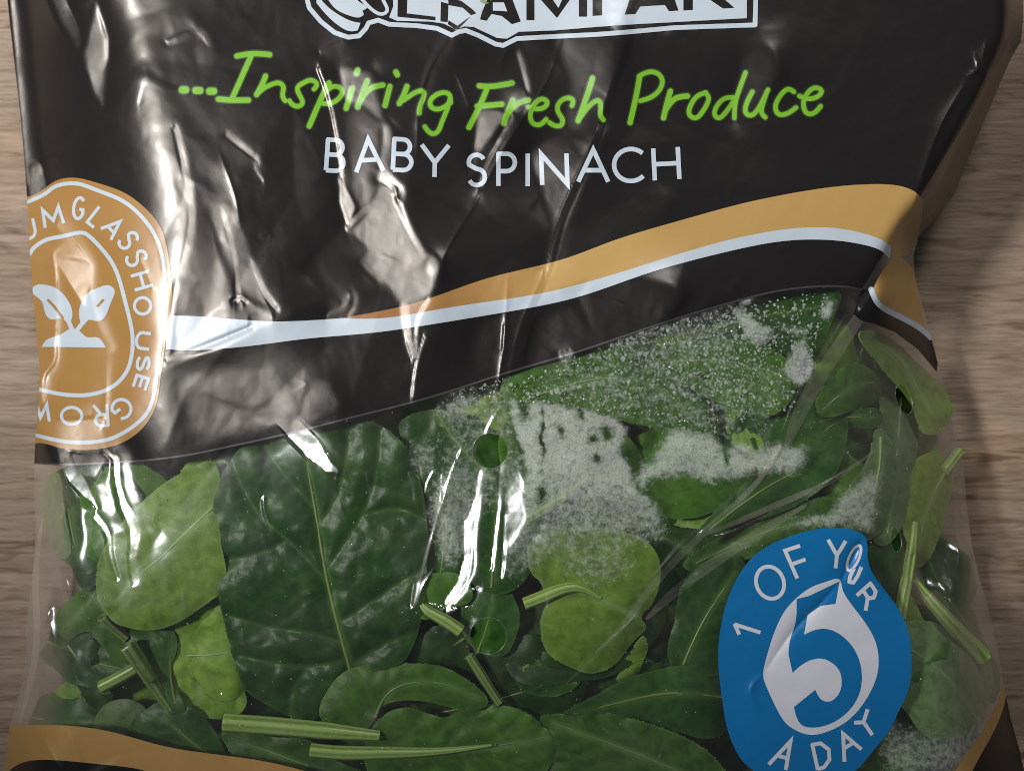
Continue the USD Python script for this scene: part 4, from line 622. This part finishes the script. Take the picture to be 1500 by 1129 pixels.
#EXTRA_LEAVES
leaf('largest dark crinkled spinach leaf pressed against the window left of centre', [(322, 705), (309, 762), (317, 850), (333, 930), (346, 980), (362, 1012), (396, 1034), (430, 1052), (460, 1054), (480, 1030), (500, 1000), (530, 985), (587, 971), (609, 936), (620, 887), (624, 850), (626, 790), (622, 735), (612, 690), (596, 660), (570, 630), (538, 614), (490, 600), (436, 606), (384, 632), (346, 664)],
     [(517, 992), (505, 950), (490, 893), (476, 830), (462, 745), (452, 690), (446, 640)], 'dark', 2.4, crinkle=.56, puff=1.05, droop=.9, seed=10, step=3.0, rib_r=(3.6, 3.2, 2.4, 1.2), lines=[[(480, 832), (505, 795), (530, 755), (550, 700), (557, 632)], [(488, 868), (455, 825), (420, 790), (375, 748), (345, 690), (338, 660)], [(497, 912), (545, 880), (590, 850), (622, 830)], [(503, 940), (440, 925), (400, 920), (335, 900)], [(510, 965), (450, 975), (400, 970), (350, 960)], [(512, 975), (560, 945), (610, 925)], [(463, 748), (420, 700), (385, 650)], [(466, 770), (495, 720), (510, 640)], [(420, 790), (380, 810), (325, 820)], [(530, 755), (580, 745), (620, 760)], [(450, 975), (430, 1010), (425, 1045)]])
leaf('pale green spinach leaf underside beside the badge and the bright white glints', [(277, 686), (310, 676), (322, 700), (322, 780), (330, 860), (312, 876), (298, 887), (262, 911), (226, 922), (191, 920), (167, 910), (148, 888), (141, 860), (143, 830), (155, 798), (195, 748), (240, 708)],
     [(312, 742), (301, 753), (277, 775), (240, 812), (204, 842), (180, 868)], 'pale', 2.4, crinkle=.14, puff=.18, veins=4, seed=2)
leaf('dark spinach leaf upright behind the pale leaf at the left edge', [(78, 700), (95, 684), (130, 672), (152, 690), (165, 730), (150, 790), (143, 850), (125, 866), (106, 832), (92, 790), (86, 740)], [(150, 690), (120, 760), (110, 820)], 'deep', 7, tilt=(2, 0), seed=3)
leaf('greyish thin spinach leaf seen edgewise at the far left of the window', [(80, 690), (62, 715), (64, 760), (74, 800), (92, 818), (102, 812), (96, 760), (90, 705)], None, 'grey', 7, seed=4)
leaf('small green leaf with yellowish midrib below the gold badge', [(150, 690), (180, 700), (205, 735), (195, 760), (165, 790), (150, 820), (128, 815), (118, 800), (135, 760)], [(172, 690), (190, 725), (200, 745)], 'mid', 6.5, seed=5)
leaf('small folded leaf under the lower edge of the pale leaf, left side', [(100, 880), (125, 860), (142, 858), (156, 900), (166, 928), (150, 930), (120, 925), (98, 935), (82, 918), (86, 893)], [(140, 868), (110, 905), (92, 922)], 'mid', 8, seed=6, tilt=(0, 2), crinkle=.5)
leaf('dark green leaf with the open hollow stem end at lower left', [(160, 912), (205, 920), (250, 918), (258, 950), (252, 990), (272, 1040), (256, 1042), (228, 1006), (192, 955), (172, 930)], [(258, 1030), (250, 985), (252, 930)], 'dark', 5, stem=[(186, 944), (199, 962), (222, 998), (250, 1040)], stem_r=(13, 12, 9, 6), stem_depth=(0.2, 4.2, 6.0, 6.5), hollow=True, stem_mat=M_stemdark, seed=7, crinkle=.25)
leaf('light green crumpled leaf between the hollow stem and the big dark leaf', [(248, 918), (300, 888), (328, 896), (345, 980), (362, 1025), (350, 1046), (310, 1052), (272, 1040), (254, 1000), (250, 960)], [(336, 905), (300, 960), (290, 1030)], 'pale', 6.0, crinkle=.55, puff=.7, seed=8)
leaf('pale leaf corner at the left above the bottom gold band', [(82, 1010), (115, 996), (142, 1045), (154, 1080), (95, 1080), (78, 1035)], [(110, 1000), (108, 1040), (100, 1070)], 'pale', 12, crinkle=.35, seed=9)
leaf('dark green rounded leaf rising behind the bottom gold band', [(186, 1074), (212, 1040), (245, 1026), (286, 1040), (312, 1066), (332, 1100), (338, 1128), (250, 1128), (196, 1108)], [(330, 1120), (280, 1085), (240, 1050)], 'dark', 4.0, crinkle=.22, seed=10, droop=1.2)
leaf('grey green leaf half hidden between bottom gold band and dark rounded leaf', [(140, 1050), (165, 1025), (205, 1030), (222, 1060), (200, 1090), (160, 1090), (142, 1075)], None, 'grey', 9, seed=11)
leaf('small dark leaf left of the short bright stem piece', [(88, 945), (125, 932), (150, 950), (168, 990), (160, 1030), (140, 1040), (112, 1000), (95, 970)], [(100, 945), (130, 990), (150, 1030)], 'deep', 10, seed=12, crinkle=.5)
loose_stem('short bright green stem piece at lower left beside the hollow stem', [(148, 1006), (175, 992), (203, 976)], (9, 9, 9), 7)
loose_stem('hollow cut stem end tucked under the pale left leaf', [(150, 902), (162, 914), (186, 935)], (8.5, 8, 7), (3.0, 6.0, 7.5), M_stemdark, True)
leaf('pale curled leaf whose long ribbed stem lies along the bottom, cut end at left', [(470, 1052), (477, 1016), (498, 987), (540, 975), (618, 972), (661, 981), (700, 1006), (714, 1030), (690, 1040), (640, 1030), (590, 1026), (562, 1034), (545, 1058), (520, 1074)], [(550, 1050), (575, 1010), (640, 1000), (700, 1022)], 'mid', 2.6, crinkle=.2, stem=[(329, 1058), (400, 1063), (480, 1070), (556, 1077)], stem_r=(13, 13, 12, 7), stem_depth=(1.5, 1.5, 1.6, 2.8), seed=13, cup=-.6)
leaf('green leaf pointing right along the bottom with its midrib and stem in line', [(535, 1098), (552, 1058), (590, 1036), (655, 1050), (672, 1038), (709, 1031), (757, 1038), (796, 1062), (817, 1086), (812, 1110), (786, 1140), (650, 1160), (545, 1140)], [(540, 1101), (620, 1100), (690, 1096), (750, 1088), (805, 1078)], 'mid', 3.2, crinkle=.35, puff=.7, stem=[(456, 1098), (500, 1102), (560, 1102), (640, 1100), (720, 1091)], stem_r=(10, 10, 8.5, 5, 2), stem_depth=(2.0, 2.0, 2.4, 3.0, 3.4), seed=14)
leaf('flat green leaf under the long stems beside the bottom gold band', [(325, 1072), (400, 1078), (455, 1085), (490, 1112), (570, 1150), (400, 1158), (342, 1108)], [(340, 1080), (420, 1110), (520, 1145)], 'mid', 4.6, crinkle=.2, seed=15)
leaf('broad pale leaf underside below the frosted patch at the centre', [(775, 800), (800, 780), (850, 772), (920, 780), (955, 800), (968, 830), (965, 858), (952, 888), (940, 905), (946, 918), (927, 940), (905, 969), (873, 986), (848, 983), (808, 961), (795, 939), (792, 905), (800, 880), (790, 850), (779, 840)], [(838, 858), (880, 878), (912, 893), (940, 905)], 'pale', 2.2, crinkle=.14, puff=.2, veins=4, stem=[(769, 884), (800, 872), (843, 860), (880, 876)], stem_r=(9, 9, 7, 2.5), stem_depth=(1.2, 1.2, 1.6, 2.4), seed=16)
leaf('dark leaf under the lower vent hole', [(690, 862), (731, 850), (754, 879), (762, 910), (754, 940), (738, 960), (705, 956), (680, 930), (676, 890)], [(700, 955), (715, 910), (722, 865)], 'dark', 4.5, seed=17, crinkle=.25)
leaf('leaf with a thin neck and short stem left of the lower vent hole', [(600, 850), (632, 838), (680, 845), (690, 880), (660, 890), (632, 905), (610, 900)], None, 'mid', 4.0, stem=[(612, 870), (622, 890), (648, 906), (675, 924)], stem_r=(3, 7, 9, 9), stem_depth=(4.0, 3.2, 3.0, 3.0), seed=18)
leaf('dark leaf curling below the short stem beside the big crinkled leaf', [(605, 940), (640, 915), (680, 930), (690, 960), (700, 985), (650, 978), (600, 965)], [(680, 935), (640, 960)], 'deep', 6, seed=19, crinkle=.4)
loose_stem('thin olive stem leaning below the lower vent hole', [(687, 960), (706, 990), (732, 1030)], (7, 7, 6), 5, M_stemdark)
leaf('small glossy dark crumpled leaf under the tip of the broad pale leaf', [(754, 992), (772, 966), (797, 953), (818, 968), (826, 985), (850, 996), (836, 1012), (800, 1020), (760, 1006)], [(845, 1000), (800, 985), (770, 975)], 'dark', 5.5, crinkle=.7, seed=20)
leaf('dark pointed leaf running under the left edge of the blue badge', [(826, 1046), (871, 1018), (920, 993), (970, 979), (1007, 974), (1055, 979), (1080, 1010), (1070, 1060), (1040, 1080), (980, 1068), (930, 1056), (870, 1044)], [(1060, 1020), (980, 1015), (900, 1030), (840, 1045)], 'dark', 3.6, crinkle=.15, puff=.3, seed=21)
leaf('wide green leaf along the bottom edge left of the blue badge', [(790, 1052), (834, 1045), (878, 1042), (918, 1050), (982, 1070), (1039, 1102), (1066, 1130), (1080, 1158), (800, 1160), (816, 1090)], [(1040, 1150), (950, 1110), (870, 1080), (810, 1058)], 'mid', 2.8, crinkle=.28, puff=.5, seed=22)
leaf('upright dark leaf directly left of the blue badge', [(1000, 856), (1040, 826), (1080, 815), (1100, 870), (1085, 960), (1060, 985), (990, 980), (978, 940), (988, 905)], [(1000, 975), (1030, 910), (1075, 840)], 'dark', 4.2, crinkle=.2, seed=23)
leaf('narrow folded light leaf strip under the right edge of the broad pale leaf', [(905, 992), (920, 962), (942, 932), (948, 945), (942, 968), (926, 1000), (910, 1004)], None, 'pale', 6.0, seed=24)
leaf('medium green leaf left of the upper vent hole', [(585, 622), (630, 600), (675, 606), (720, 634), (750, 665), (745, 715), (690, 765), (650, 752), (622, 720), (602, 672)], [(640, 605), (675, 655), (720, 700)], 'dark', 4.2, crinkle=.3, puff=.4, seed=25)
leaf('green leaf flattened under the water droplets below the black panel', [(735, 560), (800, 515), (880, 490), (950, 490), (1005, 548), (1045, 606), (1050, 640), (980, 632), (900, 612), (820, 597), (745, 604)], [(760, 590), (850, 560), (940, 560), (1030, 620)], 'mid', 2.6, crinkle=.3, puff=.3, seed=26)
leaf('light green leaf with a dark crease near the right fold, above the frosting', [(955, 522), (990, 508), (1059, 497), (1113, 505), (1152, 524), (1172, 552), (1166, 572), (1138, 606), (1094, 604), (1056, 592), (1019, 575), (972, 545)], [(975, 532), (1040, 528), (1090, 535), (1155, 552)], 'mid', 2.4, crinkle=.18, puff=.3, seed=27)
leaf('dark leaf just under the black panel edge near the right fold', [(1000, 470), (1080, 446), (1160, 428), (1230, 428), (1220, 470), (1190, 520), (1150, 520), (1090, 498), (1020, 500)], [(1020, 490), (1110, 465), (1200, 450)], 'dark', 4.4, crinkle=.3, seed=28)
leaf('bright bubbly leaf right of the fold', [(1195, 590), (1225, 548), (1245, 532), (1276, 542), (1290, 560), (1288, 582), (1262, 598), (1235, 606), (1206, 610)], [(1205, 600), (1245, 570), (1280, 560)], 'mid', 4.5, crinkle=.8, seed=29)
leaf('dark glossy leaf edge lying below the bubbly leaf', [(1172, 622), (1192, 594), (1235, 602), (1285, 600), (1290, 622), (1235, 628), (1192, 638)], [(1180, 622), (1230, 612), (1285, 612)], 'dark', 4.0, crinkle=.25, seed=30)
leaf('pale upright leaf behind the slanted vent hole at right', [(1321, 538), (1300, 556), (1290, 590), (1285, 640), (1275, 690), (1262, 740), (1290, 800), (1325, 760), (1338, 690), (1347, 640), (1346, 580), (1338, 556)], [(1300, 780), (1312, 680), (1322, 560)], 'grey', 6.0, crinkle=.15, puff=.15, seed=31)
leaf('translucent grey green leaf with frosted lower half right of the fold', [(1286, 628), (1305, 645), (1316, 690), (1308, 735), (1288, 782), (1250, 790), (1228, 748), (1258, 694), (1276, 655)], [(1290, 640), (1285, 700), (1260, 775)], 'grey', 3.0, crinkle=.15, seed=32)
leaf('light leaf drooping below the gold corner on the right side', [(1258, 488), (1290, 488), (1330, 520), (1362, 548), (1386, 579), (1394, 602), (1388, 620), (1371, 635), (1350, 632), (1340, 600), (1310, 560), (1275, 520)], [(1270, 492), (1320, 530), (1350, 580), (1368, 605)], 'pale', 3.5, crinkle=.35, seed=33)
leaf('yellow green leaf with a cut stem poking right at the bag edge', [(1357, 664), (1384, 670), (1396, 700), (1388, 744), (1368, 805), (1345, 830), (1322, 772), (1312, 737), (1328, 692)], [(1385, 690), (1360, 740), (1345, 800)], 'lime', 5.5, crinkle=.2, stem=[(1406, 661), (1396, 674), (1384, 690)], stem_r=(8, 8, 8), stem_depth=4.5, seed=34)
leaf('deep green leaf under the right vent hole', [(1268, 800), (1300, 770), (1322, 790), (1320, 840), (1300, 880), (1280, 860)], None, 'dark', 8, seed=35, crinkle=.4)
loose_stem('pale stem standing upright just right of the blue badge', [(1340, 765), (1336, 800), (1328, 850), (1318, 905)], (5, 8, 9, 10), 6)
leaf('pale leaf at lower right with a thick cut stem above it', [(1300, 920), (1325, 910), (1377, 914), (1394, 930), (1446, 965), (1450, 1027), (1424, 1070), (1372, 1085), (1341, 1062), (1328, 1042), (1295, 1000)], [(1330, 950), (1380, 985), (1430, 1050)], 'grey', 5.0, crinkle=.12, puff=.2, stem=[(1340, 850), (1362, 878), (1395, 915), (1440, 962)], stem_r=(5, 9, 11, 13), stem_depth=(5, 3.2, 2.5, 2.5), seed=36)
leaf('small dark folded leaf lying on the pale lower right leaf', [(1390, 932), (1393, 952), (1385, 968), (1362, 985), (1344, 1018), (1333, 1040), (1333, 1005), (1340, 980), (1370, 958)], None, 'mid', 4.2, seed=37, crinkle=.15)
leaf('dark leaf along the right edge behind the thick cut stem', [(1378, 872), (1422, 890), (1436, 922), (1464, 990), (1455, 1030), (1440, 1000), (1420, 950), (1390, 910)], [(1390, 880), (1430, 940), (1455, 1010)], 'dark', 8.0, seed=38)
leaf('dark folded leaf in the pocket left of the right fold crease', [(1020, 790), (1050, 745), (1100, 700), (1150, 668), (1210, 640), (1286, 630), (1280, 665), (1220, 700), (1150, 735), (1080, 765)], [(1040, 775), (1130, 710), (1270, 645)], 'dark', 5.0, crinkle=.3, seed=39)
leaf('green leaf behind the frosted pocket above the blue badge', [(1000, 830), (1050, 790), (1120, 760), (1200, 730), (1250, 740), (1240, 780), (1150, 800), (1060, 830)], [(1020, 825), (1120, 780), (1230, 755)], 'mid', 5.5, crinkle=.2, seed=40)
leaf('leaf showing dimly behind the right end of the frosted patch', [(930, 640), (1000, 630), (1060, 650), (1100, 690), (1060, 740), (1000, 760), (940, 740), (910, 690)], [(930, 700), (1000, 690), (1080, 690)], 'mid', 5.0, crinkle=.3, seed=41)
leaf('green leaf behind the main frosted patch with a pale stem across it', [(740, 620), (820, 600), (900, 620), (950, 690), (960, 760), (880, 790), (800, 790), (750, 740)], [(770, 770), (850, 700), (920, 640)], 'mid', 4.4, crinkle=.3, stem=[(772, 760), (800, 744), (832, 724), (860, 700)], stem_r=(8, 9, 7, 3), stem_depth=(1.6, 1.6, 2.0, 3.5), seed=42)
leaf('dark leaf between the big crinkled leaf and the upper vent hole', [(600, 690), (650, 690), (705, 740), (700, 830), (660, 880), (620, 860), (605, 770)], [(640, 870), (650, 790), (640, 710)], 'dark', 5.5, crinkle=.35, seed=43)
leaf('leaf seen under the bright centre glints below the upper vent hole', [(690, 690), (735, 680), (770, 740), (780, 830), (740, 870), (690, 850), (675, 770)], [(720, 860), (725, 780), (725, 700)], 'dark', 4.0, crinkle=.2, seed=44)
DG = 'shadowed leaves deep in the bag behind the front ones'
deep = 0
MORE = [(110, 770, 70, 45, 80), (300, 760, 60, 90, 10), (200, 930, 90, 50, 40), (100, 1050, 60, 40, 0), (330, 950, 60, 80, -10), (300, 1060, 70, 40, 20), (660, 720, 70, 60, 60), (640, 900, 60, 40, 10), (790, 720, 80, 60, 70), (960, 860, 70, 50, 50), (1050, 880, 60, 80, 0), (960, 1010, 80, 40, -10), (880, 560, 80, 60, 30), (1100, 620, 80, 40, 10), (1200, 580, 60, 50, 50), (1300, 560, 60, 50, 60), (1330, 700, 50, 80, 10), (1240, 720, 70, 50, 40), (1380, 850, 60, 50, 60), (1350, 960, 80, 60, 50), (1410, 1000, 40, 60, 0), (1090, 760, 80, 40, -25), (1000, 720, 80, 50, 10), (720, 1070, 80, 40, 10)]
DL_ = ['deep leaf in shadow behind the upright pale leaf at the left glints', 'deep leaf in shadow behind the short bright stem piece at lower left', 'deep leaf in shadow behind the hollow stem end', 'deep leaf in shadow behind the top of the largest crinkled leaf', 'deep leaf in shadow behind the long ribbed stem along the bottom', 'deep leaf in shadow between the black panel and upper vent hole', 'deep leaf in shadow behind the foot of the largest crinkled leaf', 'deep leaf in shadow around the thin olive stem below the lower vent hole', 'deep leaf in shadow behind the top of the main frosted patch', 'deep leaf in shadow behind the broad pale leaf underside', 'deep leaf in the dark gap between broad pale leaf and blue badge', 'deep leaf in shadow behind the water droplets', 'deep leaf in shadow below the right end of the frosted patch', 'deep leaf in shadow behind the right frosted patch and pocket fold', 'deep leaf in shadow at the top right corner of the window', 'deep leaf in shadow behind the bubbly leaf right of the fold', 'deep leaf in shadow behind the left half of the blue badge', 'deep leaf in shadow behind the right half of the blue badge', 'deep leaf in shadow behind the frosted bottom right corner', 'deep leaf in shadow along the bottom edge left of the badge', 'deep leaf in shadow behind the words at the foot of the badge', 'deep leaf in shadow along the bottom edge below the centre']
DL = DL_ + ['half hidden leaf behind the white glints on the left slope', 'half hidden leaf between the pale left leaf and the largest crinkled leaf', 'half hidden leaf under the foot of the pale left leaf', 'half hidden leaf just above the bottom left gold corner', 'half hidden leaf left of the foot of the largest crinkled leaf', 'half hidden leaf above the cut end of the long ribbed stem', 'half hidden leaf left of the upper vent hole', 'half hidden leaf left of the lower vent hole', 'half hidden leaf behind the pale stem across the frosting', 'half hidden leaf beside the notch of the broad pale leaf', 'half hidden leaf close to the left rim of the blue badge', 'half hidden leaf above the dark pointed leaf by the badge', 'half hidden leaf beneath the middle of the droplets', 'half hidden leaf beneath the light leaf with the dark crease', 'half hidden leaf below the fold near the dark glossy leaf edge', 'half hidden leaf around the right slanted vent hole', 'half hidden leaf behind the yellow green leaf at right', 'half hidden leaf above the frosting of the blue badge', 'half hidden leaf behind the small glints on the right slope', 'half hidden leaf under the thick cut stem at right', 'half hidden leaf by the narrow gold curve at right', 'half hidden leaf under the pocket fold', 'half hidden leaf between both frosted patches', 'half hidden leaf at the bottom under the pointed midrib leaf']
for (cx, cy, a, b, rt) in [(190, 760, 120, 70, 60), (130, 960, 70, 50, 20), (250, 980, 110, 70, -20), (420, 700, 130, 90, 40), (420, 1060, 140, 70, 5), (640, 640, 120, 80, -30), (620, 930, 130, 80, 20), (720, 1020, 130, 80, -15), (830, 640, 140, 80, 15), (860, 900, 130, 90, -40), (950, 960, 130, 90, 30), (1000, 550, 130, 70, -10), (1010, 800, 130, 80, 25), (1120, 680, 130, 80, -30), (1180, 520, 90, 70, 40), (1230, 640, 90, 60, 10), (1120, 930, 130, 100, 60), (1260, 930, 110, 90, 15), (1310, 1060, 100, 70, -25), (990, 1080, 130, 70, 0), (1200, 1100, 110, 60, 10), (620, 1090, 120, 60, 0)] + MORE:
    th = np.linspace(0, 2 * np.pi, 14, endpoint=False); rw = 1 + RNG.uniform(-.12, .12, 14); q = np.stack([a * np.cos(th) * rw, b * np.sin(th) * rw], 1); c, s = math.cos(math.radians(rt)), math.sin(math.radians(rt)); q = q @ np.array([[c, s], [-s, c]]) + [cx, cy]
    rb = np.array([[-a * .95, 0], [0, 6], [a * .9, 0]]) @ np.array([[c, s], [-s, c]]) + [cx, cy]
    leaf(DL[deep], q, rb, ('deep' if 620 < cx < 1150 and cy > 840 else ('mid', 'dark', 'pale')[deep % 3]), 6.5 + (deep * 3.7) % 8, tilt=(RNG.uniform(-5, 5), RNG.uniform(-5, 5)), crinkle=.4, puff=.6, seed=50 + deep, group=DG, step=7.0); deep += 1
